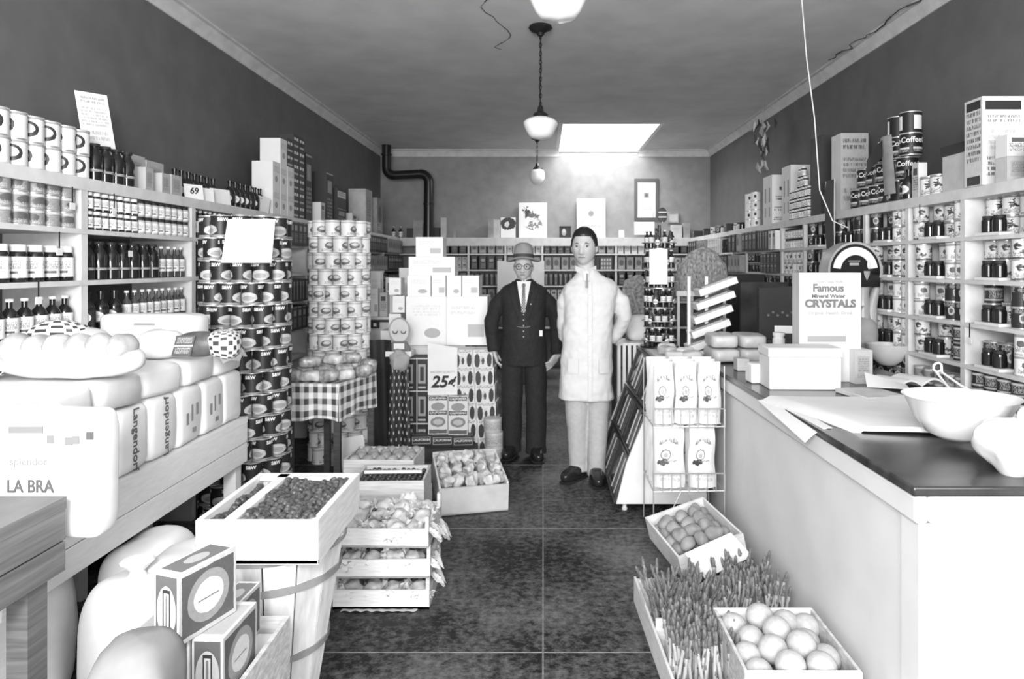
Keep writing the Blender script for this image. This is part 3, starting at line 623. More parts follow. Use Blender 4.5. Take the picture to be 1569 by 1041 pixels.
pic('poster', 'pale poster with round dish picture above white-coated man', 884, 928, 304, 366, printed('dish_poster', .6, [('E', .5, .36, .36, .24, .42), ('E', .5, .32, .3, .13, .66), ('E', .5, .62, .1, .07, .2), ('B', .5, .3, .3, .012, .3)], wob=.05), 'poster')
pic('photo_card', 'small card with dark spotted picture left of the poster', 767, 790, 333, 366, printed('spot_photo', .7, [('E', .5, .7, .5, .3, .03), ('E', .42, .66, .16, .13, .6)], wob=.2), 'card')
frame('portrait', 'small black framed oval portrait above the hatted man', .17, .175, (X(866, Y0), Y0, T9), (R(-5), 0, 0), black, printed('portrait_print', .015, [('E', .38, .5, .22, .36, .25), ('E', .38, .62, .14, .2, .4)]), .012)
frame('framed_photo', 'tiny thin framed white card above the wire rack end', .1, .14, (X(952, Y0), Y0, T9), (R(-5), 0, 0), grey, white, .012)
frame('framed_photo', 'wide thin framed card right of the oval tag', .17, .16, (X(1033, Y0), YB-.02, Z(341, Y0)), 0, grey, greyl, .016)
pic('notice', 'small white notice under the large framed print', 974, 1000, 322, 338, T_print, 'notice', YB-.02, 0)
pic('notice', 'round-cornered pale notice below the small white notice', 972, 1003, 340, 360, T_print, 'notice')
for i, (a, b_, c, m, l) in enumerate([(748, 757, 336, grey, 'slim grey box left of the spotted card'), (757, 766, 337, greyl, 'slim paler box touching the spotted card'), (676, 684, 334, greyl, 'pale packet right of the stovepipe'), (664, 674, 349, dk, 'dark box tucked beside the stovepipe'), (695, 698, 353, grey, 'thin grey packet standing alone on back shelf'), (634, 648, 338, grey, 'patterned grey box left of stovepipe'), (624, 634, 350, dk, 'low dark box near back left corner'), (1028, 1044, 345, greyl, 'pale box on back shelf right of oval tag'), (1046, 1056, 342, grey, 'grey box at the right end of back shelf'), (1003, 1012, 350, dk, 'dark box behind the bottle rack')]):
    x0, x1 = X(a, Y0), X(b_, Y0); cube('box', l, 'box', x1-x0, .1, Z(c, Y0)-T9, ((x0+x1)/2, Y0, T9), 0, [m])
for i, px in enumerate((603, 614)): put(K['bottle2'], (X(px, 9.95), 9.95, T9), 0, f"{['left','right'][i]} white-labelled dark bottle on the back shelf by the stovepipe", 'bottle')
# white poster pieces hung under the back shelf, behind the hatted man
tag(MB().box(X(762, 9.8), X(834, 9.8), 9.79, 9.8, Z(468, 9.8), Z(400, 9.8)).build('paper_sheet', white), 'large white paper hanging behind the hatted man', 'paper')
# ---- stovepipe
sp = thing('stovepipe', 'black stovepipe bending down the back wall from the ceiling', 'stovepipe', (0, 0, 0))
def arc(c, r, a0, a1, n=7): return [(c[0]+r*cos(a0+(a1-a0)*i/n), 9.72, c[1]+r*sin(a0+(a1-a0)*i/n)) for i in range(n+1)]
xa, xb, zt = -2.22, -1.62, 2.77
MB().tube([(xa, 9.72, ZC), (xa, 9.72, zt+.12)]+arc((xa+.11, zt+.11), .11, pi, 1.5*pi)[1:], .065, 16).build('upper_pipe', black, sp)
MB().tube([(xa+.11, 9.72, zt), (xb-.13, 9.72, zt+.02)], .063, 16).build('cross_pipe', black, sp)
MB().tube([(xb-.13, 9.72, zt+.02)]+arc((xb-.12, zt-.1), .12, pi/2, 0)[1:]+[(xb-.01, 9.72, 1.2), (xb-.01, 9.72, .45)], .068, 16).build('lower_pipe', black, sp)
for z in (3.05, 2.35): x_ = xa if z > 2.7 else xb-.005; MB().lathe([(.07, 0), (.074, .005), (.074, .025), (.07, .03)], 16, c=(x_, 9.72, z)).build('pipe_joint', black, sp)
st = thing('stove', 'dark cast stove under the pipe, hidden behind the displays', 'stove', (-1.63, 9.6, 0))
MB().lathe([(.2, .1), (.24, .14), (.22, .3), (.25, .36), (.1, .44), (.07, .46)], 20).build('stove_body', black, st)
for a in range(3): MB().tube([(.17*cos(a*2.1), .17*sin(a*2.1), .12), (.21*cos(a*2.1), .21*sin(a*2.1), 0)], .02, 6).build('leg', black, st)

# ================================================================ PENDANT LAMPS
def pendant(x, y, zb, r, hgt, label, kind):
    t = thing('pendant_lamp', label, 'pendant lamp', (x, y, ZC), 0, 'globe lamps hung along the ceiling')
    MB().lathe([(.001, -.075), (.02, -.07), (.03, -.05), (.07, -.035), (.085, -.015), (.08, 0)], 20).build('canopy', black, t)
    top_ = zb+hgt+.07-ZC
    mb = MB(); zz = -.06; k = 0
    while zz > top_+.02:
        mb.tube([(.008*cos(q*pi/4)*(k % 2 == 0), .008*cos(q*pi/4)*(k % 2), zz-.016+.02*sin(q*pi/4)) for q in range(8)], .0035, 4, closed=True); zz -= .03; k += 1
    mb.tube([(0, 0, -.06), (.006, 0, -.3), (-.004, 0, top_*.7), (0, 0, top_)], .004, 5); mb.build('chain', black, t)
    MB().lathe([(.01, .075), (.02, .06), (.025, .03), (.05, .012), (.056, -.012), (.05, -.018)], 20, c=(0, 0, top_-.06)).build('fitter', black, t)
    mb = MB()
    for a in range(3): q = a*2.09; mb.tube([(.045*cos(q), .045*sin(q), top_-.055), (.075*cos(q), .075*sin(q), top_-.055)], .005, 5)
    mb.build('set_screws', black, t)
    g = zb-ZC
    if kind == 'school': pr = [(.001, 0), (r*.55, .008), (r*.72, .03), (r*.9, hgt*.45), (r, hgt*.68), (r*.98, hgt*.78), (r*.8, hgt*.9), (r*.4, hgt), (r*.36, hgt+.02)]
    else: pr = [(.001, 0), (r*.45, .01), (r*.8, .05), (r, .09), (r*.98, hgt*.8), (r*.85, hgt*.95), (r*.4, hgt), (r*.36, hgt+.02)]
    MB().lathe(pr, 32, c=(0, 0, g)).build('globe', glassw, t, sharp=60)
pendant(.06, 2.73, Z(30, 2.73), .124, .17, 'nearest white globe lamp cut by the top of the picture', 'school')
pendant(-.018, 4.88, Z(213, 4.88), .122, .155, 'middle schoolhouse globe lamp hanging on long black chain', 'school')
pendant(-.078, 9.1, Z(284, 9.1), .1, .21, 'farthest small squarish globe lamp near the back wall', 'sq')

# ================================================================ CAN TOWERS
def tower(kind, cx, cy, R_, n, rows, pitch, phase, wid, lab, grp):
    for j in range(rows):
        k = 0
        for i in range(n):
            a = -pi/2+(i-(n-1)/2)*2*pi/wid+(pi/wid if j % 2 else 0)*1.0
            if abs(a+pi/2) > 2.25: continue
            put(K[kind], (cx+R_*cos(a), cy+R_*sin(a), j*pitch+.0005), a+pi/2+random.uniform(-.9, .9), f"{lab}, tier {ORD[j]} from floor, {ORD[k]} from left", 'can', grp); k += 1
tower('fruit', -1.63, 3.76, .187, 8, 15, .1172, 0, 11, 'dark fruit can in round tower', 'dark fruit cans in the round tower')
tower('milk', -1.585, 5.34, .182, 7, 15, .1225, 0, 10, 'pale milk can in tall tower', 'pale milk cans in the tall tower')
sg = thing('hanging_sign', 'large blank white paper sign hung before the dark fruit cans', 'sign', (-1.56, 3.512, 1.5))
MB().grid(lambda u, v: (X(345+77*u-6*(1-v)+4*v*(1-u), 3.512)+1.56, -.006*sin(u*3), Z(403-67*v, 3.512)-1.5), 6, 4, th=.002).build('paper', white, sg)
cube('carton', 'dark carton with pale oval on floor beside fruit can tower', 'carton', .22, .15, .19, (-1.42, 3.42, .0), R(12), [B_grey, dk, grey])

# ================================================================ CHECKERED TABLE
ging = printed('gingham', .8, [('B', .5, .5, .5, .25, .46), ('B', .5, .5, .25, .5, .46), ('B', .5, .5, .25, .25, .07)], rep=6, repv=3)
ct = thing('small_table', 'small dark-legged table under a checkered cloth', 'table', (0, 0, 0))
fl, fr = Vector((-1.63, 4.33)), Vector((-1.285, 4.30)); ex = (fr-fl).normalized(); dpt = Vector((.12, .46))
bl, br = fl+dpt, fr+dpt; TT = .75
def quadz(p, z): return (p.x, p.y, z)
mb = MB(); mb.add([quadz(p, z) for z in (TT-.03, TT-.002) for p in (fl, fr, br, bl)], [(0, 1, 2, 3)[::-1], (4, 5, 6, 7), (0, 1, 5, 4), (1, 2, 6, 5), (2, 3, 7, 6), (3, 0, 4, 7)]); mb.build('table_top', woodd, ct)
for p in (fl, fr, bl, br):
    c_ = (fl+br)/2; q = p+(c_-p)*.1; MB().box(q.x-.02, q.x+.02, q.y-.02, q.y+.02, 0, TT-.03).build('leg', woodd, ct)
tc_ = MB()
cor = [fl+(fl-c_)*.02, fr+(fr-c_)*.02, br+(br-c_)*.02, bl+(bl-c_)*.02]
for k, (a, b_) in enumerate(zip(cor, cor[1:]+cor[:1])):
    nn = Vector(((b_-a).y, -(b_-a).x)).normalized()
    tc_.grid(lambda u, v, a=a, b_=b_, nn=nn: (a.x+(b_.x-a.x)*u+nn.x*.008*(1-v)*sin(u*20+k), a.y+(b_.y-a.y)*u+nn.y*.008*(1-v)*sin(u*20+k), TT-.225-.012*sin(u*7+k)*(1-v)+.227*v+.012*sin(u*7+k)*(1-v)*v), 24, 6, th=.002)
tc_.add([quadz(p, TT+.002) for p in cor], [(0, 1, 2, 3)], [[(0, 0), (1, 0), (1, 1), (0, 1)]])
tag(tc_.build('tablecloth', ging), 'black and white checkered cloth hanging over the small table', 'tablecloth')
cello = mat('wrapped_pastry', .5, .25, .2, 22, .3, v2=.12)
cello2 = mat('wrapped_white_roll', .7, .3, .1, 18, .25, v2=.35)
cen = (fl+br)/2
pk = [(-.16, -.16, .05, .04, 0), (-.05, -.17, .06, .035, 1), (.07, -.18, .055, .04, 0), (.14, -.1, .05, .035, 1), (-.15, -.04, .055, .04, 1), (-.03, -.05, .06, .045, 0), (.09, -.02, .055, .045, 0), (.19, .04, .05, .04, 0), (-.08, .09, .06, .05, 1), (.05, .12, .06, .05, 1), (.17, .15, .05, .05, 0), (-.13, .18, .05, .04, 0)]
for i, (x, y, r_, h_, w) in enumerate(pk):
    tag(MB().blob((0, 0, 0), (r_*1.15, r_*.8, h_), .6, 20, 12, amp=.012, fr=22, seed=i).build('wrapped_pastry', [cello, cello2][w], None, (cen.x+x+y*.2, cen.y+y, TT+h_*1.02+.004), random.uniform(-.6, .6)), f"{['dark glossy','pale'][w]} wrapped pastry, {ORD[i]} counting from the near left on checkered table", 'wrapped pastry', 'wrapped pastries on the checkered table')
for i, (x, y, w) in enumerate(((-.12, -.09, 0), (0, .02, 1), (.1, .07, 0))):
    tag(MB().blob((0, 0, 0), (.07, .045, .035), .6, 20, 12, amp=.012, fr=24, seed=i+30).build('wrapped_pastry', [cello, cello2][w], None, (cen.x+x, cen.y+y, TT+.12), random.uniform(-.6, .6)), f"wrapped pastry lying on top of the others, {['left','middle','right'][i]} one", 'wrapped pastry', 'wrapped pastries on the checkered table')
# things on the floor under and before it
cube('carton', 'open carton with round labels on floor before checkered table', 'carton', .25, .2, .2, (X(448, 4.05), 4.05, 0), R(-8), [printed('open_carton_print', .4, [('E', .3, .5, .16, .3, .7), ('E', .75, .5, .16, .3, .65), ('B', .5, .92, .5, .05, .15)], wob=.1, grain=.3), grey, dk])
card('paper_sheet', 'white paper leaning against the checkered table leg', .17, .3, (X(545, 4.75), 4.76, .0), (R(-14), R(-8), R(10)), white, 'paper')
# ================================================================ PRODUCE CRATES
def slat_crate(t, w, d, h, post=.022, gap=.045, m=wood, back=True):
    MB().box(-w/2, w/2, -d/2, d/2, 0, .012).build('crate_floor', m, t)
    for y in (-d/2, d/2-.008):
        MB().box(-w/2, w/2, y, y+.008, gap*.2, h-gap).build('slat', m, t)
    for x in (-w/2, w/2-.014): MB().box(x, x+.014, -d/2+.009, d/2-.009, .012, h).build('end_board', m, t)
leafm = mat('lettuce_leaf', .66, .6, .22, 14, .4, v2=.3)
K['lettuce'] = None
def lettuce_proto(seed):
    mb = MB(); rnd = random.Random(seed)
    mb.blob((0, 0, 0), (.055, .055, .05), 1, 18, 12, amp=.02, fr=25, seed=seed)
    for k in range(9):
        a = k*.9+rnd.random(); tl = rnd.uniform(.2, .75)
        def f(u, v, a=a, tl=tl, k=k):
            w = (u-.5)*.09*sin(min(1, v*1.2)*pi*.6+.3); rr = .02+.062*v; z = -.03+.09*v*tl+.012*sin(u*13+k)*v
            rr += .01*sin(u*17+k*2)*v
            return (rr*cos(a)-w*sin(a), rr*sin(a)+w*cos(a), z)
        mb.grid(f, 8, 6, th=.0015)
    return mb.build('lettuce', leafm, sharp=80)
LT = [lettuce_proto(k) for k in range(3)]
cx, cyy = -.705, 3.155
for lv in range(3):
    cw_, cd_, ch_ = .42, .35, .13
    t = thing('vegetable_crate', f"{['bottom','middle','top'][lv]} slatted crate of the lettuce stack in the aisle", 'crate', (cx, cyy, .002+lv*.1335), R([0, 1, -1][lv]), 'slatted lettuce crates')
    MB().box(-cw_/2, cw_/2, -cd_/2, cd_/2, 0, .01).build('crate_floor', wood, t)
    for y in (-cd_/2, cd_/2-.008): MB().box(-cw_/2, cw_/2, y, y+.008, .0, .082).build('slat', woodw if y < 0 else wood, t)
    for x in (-cw_/2, cw_/2-.016):
        for y in (-cd_/2+.009, cd_/2-.034): MB().box(x, x+.016, y, y+.025, .01, .132).build('corner_post', wood, t)
        MB().box(x, x+.016, -cd_/2+.035, cd_/2-.035, .01, .07).build('end_board', wood, t)
    pts = [(i, j) for j in range(2 if lv < 2 else 3) for i in range(4)]
    for q, (i, j) in enumerate(pts):
        zz = .002+lv*.1335+.055+(.012*j if lv == 2 else 0)
        o = put(LT[(q+lv) % 3], (cx-.145+i*.096+random.uniform(-.01, .01), cyy-.11+j*(.1 if lv == 2 else .2)+random.uniform(-.01, .01), zz), (random.uniform(-.5, .5), random.uniform(-.5, .5), random.uniform(0, 6)), f"leafy head, {['bottom','middle','top'][lv]} lettuce crate, {['near','middle','far'][j] if lv==2 else ['near','far'][j]} row, {ORD[i]} from left", 'lettuce', 'leafy heads in the stacked crates')
        o.scale = (.85, .85, .8 if lv == 2 else .7)
for i, (z, y) in enumerate(((.34, 3.02), (.29, 3.2), (.2, 3.05), (.1, 3.12), (.24, 3.3))):
    tag(MB().grid(lambda u, v: (.05*v+.012*sin(u*9), (u-.5)*.1*(1.1-v*.5), -.05*v*v+.012*cos(u*11+v*6)), 10, 6, th=.0015).build('lettuce_leaf', leafm, None, (cx+.2, y, z), random.uniform(-.3, .3)), f"loose leaf sticking out of the lettuce crates, {ORD[i]} from front top", 'leaf', 'loose leaves at the side of the lettuce crates')
# ragged paper under bottom crate
tag(MB().grid(lambda u, v: (-.17+.33*u, .0+.05*v, .001+.001*sin(u*40)+(.006 if v < .1 else 0)*abs(sin(u*23))), 30, 3, th=.001).build('torn_paper', greyl, None, (cx, cyy-.2, .001), 0), 'torn paper sticking out below the bottom lettuce crate', 'paper')
# supports hidden behind, then two open fruit trays
def tray(t, w, d, h, m=wood, tk=.012, hf=None):
    hf = hf or h
    MB().box(-w/2, w/2, -d/2, d/2, 0, .01).build('tray_floor', m, t)
    MB().box(-w/2, w/2, -d/2, -d/2+tk, .01, hf).build('front_board', m, t); MB().box(-w/2, w/2, d/2-tk, d/2, .01, h).build('back_board', m, t)
    for x in (-w/2, w/2-tk): MB().box(x, x+tk, -d/2+tk, d/2-tk, .01, h).build('side_board', m, t)
cube('crate', 'closed crate under the tray of small dark fruit', 'crate', .36, .3, .3, (-.79, 3.62, 0), 0, [wood], bevel=.003)
cube('crate', 'closed crate under the tray of round fruit', 'crate', .4, .3, .3, (-.92, 4.0, 0), 0, [wood], bevel=.003)
t = thing('fruit_tray', 'open tray of small dark cherries behind the lettuce crates', 'tray', (-.79, 3.62, .301), R(2)); tray(t, .36, .29, .1)
MB().box(-.15, .15, -.012, 0, .1, .115).build('rail', woodw, t)
t = thing('fruit_tray', 'farther open tray of round fruit before checkered table', 'tray', (-.92, 4.0, .301), R(-2)); tray(t, .4, .29, .1)
fruitm = mat('round_fruit', .3, .45, .12, 9, 0); fruitd = mat('dark_fruit', .035, .25, .02, 9)
K['fr'] = MB().blob((0, 0, 0), (.034, .034, .031), 1, 14, 10).build('fruit', fruitm)
for j in range(4):
    for i in range(5): put(K['fr'], (-1.07+i*.072+(.02 if j % 2 else 0), 3.9+j*.066, .301+.085), random.uniform(0, 6), f"round fruit in the far tray, {ORD[j]} row from front, {ORD[i]} from left", 'fruit', 'round fruit in the far tray')
K['ch'] = MB().blob((0, 0, 0), (.013, .013, .012), 1, 10, 7).build('cherry', fruitd)
n = 0
for j in range(9):
    for i in range(12):
        put(K['ch'], (-.94+i*.0265+random.uniform(-.003, .003), 3.51+j*.0265, .301+.075+random.uniform(0, .012)), 0, f"small dark cherry in the open tray, {ORD[j]} row, {ORD[i]} from left", 'cherry', 'cherries in the open tray')
MB().box(0, .01, 0, .01, 0, .01)
# ---- tilted crate of wrapped celery
cc = thing('vegetable_crate', 'tilted wide crate heaped with pale wrapped vegetables', 'crate', (-.47, 4.33, .045), (R(9), 0, R(14)))
wq, dq, hq = .42, .46, .17
MB().box(-wq/2, wq/2, -dq/2, dq/2, 0, .01).build('crate_floor', wood, cc)
MB().box(-wq/2, wq/2, -dq/2, -dq/2+.012, .0, hq).build('front_board', greyl, cc); MB().box(-wq/2, wq/2, dq/2-.012, dq/2, 0, hq+.03).build('back_board', wood, cc)
for x in (-wq/2, wq/2-.012): MB().box(x, x+.012, -dq/2+.012, dq/2-.012, 0, hq+.01).build('side_board', woodw, cc)
vegm = mat('wrapped_celery', .66, .5, .2, 20, .4, v2=.34)
Mx = Matrix.Translation(cc.location) @ cc.rotation_euler.to_matrix().to_4x4()
for i in range(14):
    x = -.155+(i % 5)*.078; y = -.13+(i//5)*.13; L_ = random.uniform(.08, .11)
    p = Mx @ Vector((x, y, hq+.0+.012*(i//5)))
    tag(MB().blob((0, 0, 0), (.034, L_*.72, .036), .75, 20, 16, amp=.024, fr=32, seed=i+50).build('wrapped_vegetable', vegm, None, p, R(14)+random.uniform(-.4, .4)), f"pale wrapped vegetable in the tilted crate, {['front','middle','back'][i//5]} row, {ORD[i%5]} from left", 'vegetable', 'wrapped vegetables in the tilted crate')
# ---- bushel barrel with the sprout box on top
bt = thing('barrel', 'tapered wooden stave basket with hoops under the sprout box', 'barrel', (-.885, 2.255, 0))
def rb_(z): return .125+.1*z/.6
for k in range(14):
    a0 = 2*pi*k/14+.012; a1 = 2*pi*(k+1)/14-.012
    mb = MB(); vs = []
    for z in (0, .3, .615):
        r_ = rb_(z)
        for rr, aa in ((r_, a0), (r_, a1), (r_-.008, a1), (r_-.008, a0)): vs.append((rr*cos(aa), rr*sin(aa), z))
    fs = [(3, 2, 1, 0), (8, 9, 10, 11)]
    for j in (0, 4): fs += [(j, j+1, j+5, j+4), (j+1, j+2, j+6, j+5), (j+2, j+3, j+7, j+6), (j+3, j, j+4, j+7)]
    mb.add(vs, fs); mb.build('stave', mat('stave_wood_%d' % (k % 3), .55+.06*(k % 3), .7, .1, 5, .1, stretch=(8, 8, 1)), bt)
MB().lathe([(.115, .02), (.115, .03)], 20).build('barrel_bottom', wood, bt)
for z, h_ in ((.5, .022), (.27, .02), (.6, .014)):
    r_ = rb_(z)+.001; MB().lathe([(r_, z), (r_+.005, z), (r_+.006, z+h_), (r_, z+h_), (r_, z)], 32, caps=False).build('hoop', mat('hoop_wood', .22, .6, .05, 12), bt)
bx = thing('lug_box', 'white two-compartment box of small dark sprouts on barrel', 'box', (-.84, 2.24, .62))
w2, d2, h2 = .36, .46, .13
MB().box(-w2/2, w2/2, -d2/2, d2/2, 0, .012).build('box_floor', woodw, bx)
MB().box(-w2/2, w2/2, -d2/2, -d2/2+.012, .0, h2).build('front_board', woodw, bx, bevel=.002); MB().box(-w2/2, w2/2, d2/2-.012, d2/2, 0, h2).build('back_board', woodw, bx, bevel=.002)
MB().box(-w2/2, -w2/2+.018, -d2/2+.012, d2/2-.012, .012, h2).build('side_board', woodw, bx); MB().box(w2/2-.02, w2/2, -d2/2+.012, d2/2-.012, .012, h2).build('side_board', woodw, bx)
MB().box(-.1, -.065, -d2/2+.012, d2/2-.012, .012, h2).build('divider', woodw, bx)
MB().box(-w2/2+.02, w2/2-.02, d2/2-.05, d2/2-.013, h2-.012, h2).build('rail', woodw, bx)
spm = mat('sprout', .13, .4, .1, 60, .2, v2=.02)
SP = []
for k in range(3):
    SP.append(MB().blob((0, 0, 0), (.014, .014, .0135), 1, 12, 8, amp=.004, fr=90, seed=k).build('sprout', spm))
n = 0
for side_, (x0, x1) in (('right', (-.05, .15)), ('left', (-.155, -.112))):
    for j in range(16):
        m_ = max(1, int((x1-x0)/.0245))
        for i in range(m_+1):
            x = x0+i*(x1-x0)/m_+random.uniform(-.004, .004); y = -.2+j*.0242+random.uniform(-.004, .004)
            z = h2-.022+.014*sin(j*.9+i)*.5+(.008 if side_ == 'right' else -.012)
            put(SP[random.randrange(3)], (-.84+x, 2.24+y, .62+z), (random.uniform(0, 3), random.uniform(0, 3), 0), f"small dark sprout, {side_} compartment, row {ORD[j]} from front, {ORD[i]} across", 'sprout', f'sprouts in the {side_} compartment')
tag(MB().blob((0, 0, 0), (.15, .15, .045), .8, 24, 12, amp=.02, fr=9, seed=4).build('paper_bag', white, None, (-1.16, 2.28, .51)), 'crumpled white bag filling the gap left of the sprout box', 'bag')

# ================================================================ BREAD TABLE
tpaint = mat('bread_table_paint', .8, .6, .04, 6, .08, stretch=(2, 2, 14))
bt_ = thing('bread_table', 'long white wooden table piled with wrapped bread', 'table', (0, 0, 0))
BX0, BX1, BY0, BY1 = -2.03, -1.5, 1.9, 3.48
MB().box(BX0, BX1, BY0, BY1, .7, .73).build('table_top', tpaint, bt_)
for z0, z1 in ((.505, .6), (.604, .7)): MB().box(BX1-.02, BX1-.001, BY0, BY1, z0, z1).build('side_board', tpaint, bt_, bevel=.002)
MB().box(BX0, BX1-.02, BY1-.02, BY1, .5, .7).build('end_board', tpaint, bt_); MB().box(BX0, BX1-.02, BY0, BY0+.02, .5, .7).build('end_board', tpaint, bt_)
for x in (BX0+.03, BX1-.055):
    for y in (BY0+.04, BY1-.05): MB().box(x-.03, x+.03, y-.03, y+.03, 0, .7).build('leg', tpaint, bt_)
wax = mat('waxed_bread_wrap', .76, .4, .05, 9, .12, spec=.4)
waxg = mat('grey_waxed_wrap', .62, .35, .06, 9, .12)
def loaf(name, label, r, loc, rz, m, seed, e=.45, amp=.012, group='wrapped loaves stacked on the bread table'):
    t = thing(name, label, 'bread', loc, rz, group)
    MB().blob((0, 0, r[2]), r, e, 28, 16, amp=amp, fr=9, seed=seed).build('wrapper', m, t, sharp=60); return t
Ys = [2.12, 2.325, 2.53, 2.735, 2.94, 3.145, 3.34]
for i, y in enumerate(Ys):
    t = loaf('wrapped_loaf', f"wrapped loaf standing in the bottom layer, {ORD[i]} along the table side", (.15, .1, .125), (-1.655, y, .731), 0, wax, i, .26, .008)
    if i in (2, 3):
        lt = lettering('Langendorf', .052, (.1525, 0, .125), t, (0, R(-90), 0), mat('wrap_print', .1, .6), bold=.0006)
        lt.rotation_euler = Matrix(((0, 0, 1), (0, 0, 0), (0, 0, 0))).to_euler()
        # text runs upward on the side face
        M3 = Matrix(((0, 0, 1), (0, 1, 0), (1, 0, 0))) if False else Matrix(((0, 0, 1), (0, -1, 0), (1, 0, 0)))
        M3 = Matrix(((0, 0, 1), (0, -1, 0), (1, 0, 0)))           # columns: text x -> +z, text y -> -y, normal -> +x
        if i == 2: M3 = Matrix(((0, 0, 1), (0, 1, 0), (-1, 0, 0)))   # downward
        lt.rotation_euler = M3.to_euler()
    if i in (4, 5):
        mb = MB()
        for q, (yy, zz, ww, hh) in enumerate(((-.05, .09, .02, .05), (-.01, .1, .015, .07), (.03, .12, .02, .05), (.0, .05, .03, .02))): mb.box(.1515, .1525, yy, yy+ww, zz, zz+hh)
        mb.build('printed_mark', mat('wrap_print_grey', .25, .6), t)
for i, y in enumerate(Ys): loaf('wrapped_loaf', f"wrapped loaf at the back of bottom layer, {ORD[i]} from the front", (.11, .1, .12), (-1.92, y, .731), 0, wax, i+9, .3)
for i, y in enumerate((2.18, 2.46, 2.74, 3.02, 3.3)):
    loaf('wrapped_loaf', f"long wrapped loaf lying in the upper layer, {ORD[i]} from front", (.262, .139, .062), (-1.765, y, .978), R(random.uniform(-2, 2)), [wax, waxg, wax, wax, wax][i], i+20, .28, .012)
# the near loaf ends that face the camera
t = loaf('wrapped_loaf', 'wrapped loaf facing camera lettered BRA at lower left', (.1, .045, .185), (X(40, 1.96), 1.955, .731), 0, wax, 33, .25, .006)
pm = mat('wrap_print_dark', .09, .6)
MB().box(-.01, .085, -.0475, -.0455, .3, .318).build('printed_band', mat('wrap_print_mid', .2, .6), t)
lettering('LA BRA', .05, (.05, -.047, .15), t, m=pm, bold=.001, sx=.8); lettering('Rowner', .018, (.05, -.047, .115), t, m=pm); lettering('splendor', .03, (.045, -.047, .22), t, m=mat('wrap_print_grey', .25), bold=.0004)
t = loaf('wrapped_loaf', 'wrapped loaf facing camera with dark squares near top', (.09, .045, .18), (X(122, 1.96), 1.96, .731), 0, wax, 34, .25, .006)
for k, (x, z) in enumerate(((-.05, .27), (.0, .265), (.02, .268), (.06, .28))): MB().box(x-.01, x+.01, -.0475, -.045, z, z+.022).build('printed_square', [mat('wrap_print_mid', .2), pm][k == 3], t)
# braided loaf
crust = mat('braided_crust', .62, .5, .1, 10, .2)
# top crust darker by nature: baked ridges
crustd = mat('baked_ridge', .4, .5, .14, 14, .2)
br_ = thing('braided_loaf', 'long braided loaf in clear wrap on top of the bread pile', 'bread', (X(125, 2.45), 2.4, 1.103), R(2))
MB().blob((0, 0, .062), (.245, .08, .062), .75, 32, 16, amp=.006, fr=14).build('loaf_body', crust, br_)
for k in range(6):
    MB().blob((-.185+k*.072, -.005, .1), (.046, .064, .058), .95, 20, 14, amp=.006, fr=30, seed=k).build('braid_ridge', crustd, br_)
    bpy.context.view_layer.update
check = printed('check_wrap', .75, [('B', .25, .25, .2, .22, .05), ('B', .75, .75, .2, .22, .05)], rep=8, repv=7)
MB().blob((-.262, 0, .06), (.05, .06, .055), .8, 16, 10, amp=.01, fr=20).build('checked_wrap_end', check, br_)
t = loaf('wrapped_loaf', 'checkered wrapped loaf standing behind the braided loaf', (.12, .07, .085), (X(95, 2.72), 2.7, 1.105), R(4), check, 41, .6, .02); MB().blob((.11, .0, .07), (.08, .07, .07), .6, 18, 12, amp=.015, fr=12).build('plain_end', wax, t)
t = loaf('wrapped_loaf', 'large white wrapped loaf at the back above others', (.235, .06, .085), (X(237, 3.2), 3.2, 1.103), R(-3), wax, 42, .25, .006)
MB().box(-.06, .04, -.0615, -.06, .12, .128).build('printed_mark', mat('wrap_print_grey', .25), t)
t = thing('wrapped_loaf', 'short dark loaf in white wrapper with paper band', 'bread', (X(292, 2.92), 2.92, 1.1), R(6))
MB().blob((-.12, 0, .065), (.085, .065, .062), .6, 18, 12, amp=.01, fr=12).build('wrapper', wax, t); MB().blob((.035, 0, .062), (.095, .058, .055), .9, 18, 12).build('loaf', mat('dark_crust', .09, .5, .04, 20, .2), t)
MB().blob((.14, 0, .06), (.065, .066, .064), .7, 18, 12, amp=.012, fr=14).build('checked_wrap_end', check, t)
MB().grid(lambda u, v: (-.05+.075*u+.02*v, -.066-.002*sin(u*3), .02+.085*v), 5, 4, th=.002).build('paper_band', printed('paper_band_print', .1, [('B', .5, .5, .5, .04, .6), ('T', .5, .75, .4, .15, .55), ('T', .5, .25, .4, .15, .55)]), t)
tag(MB().grid(lambda u, v: (.02*sin(v*5)+.1*u, .3*v, .02-.09*u*u+.008*sin(v*11)), 6, 10, th=.003).build('wrapping_paper', cloth, None, (-1.575, 3.16, 1.115), 0), 'white wrapping paper draped over the far end of bread pile', 'paper')

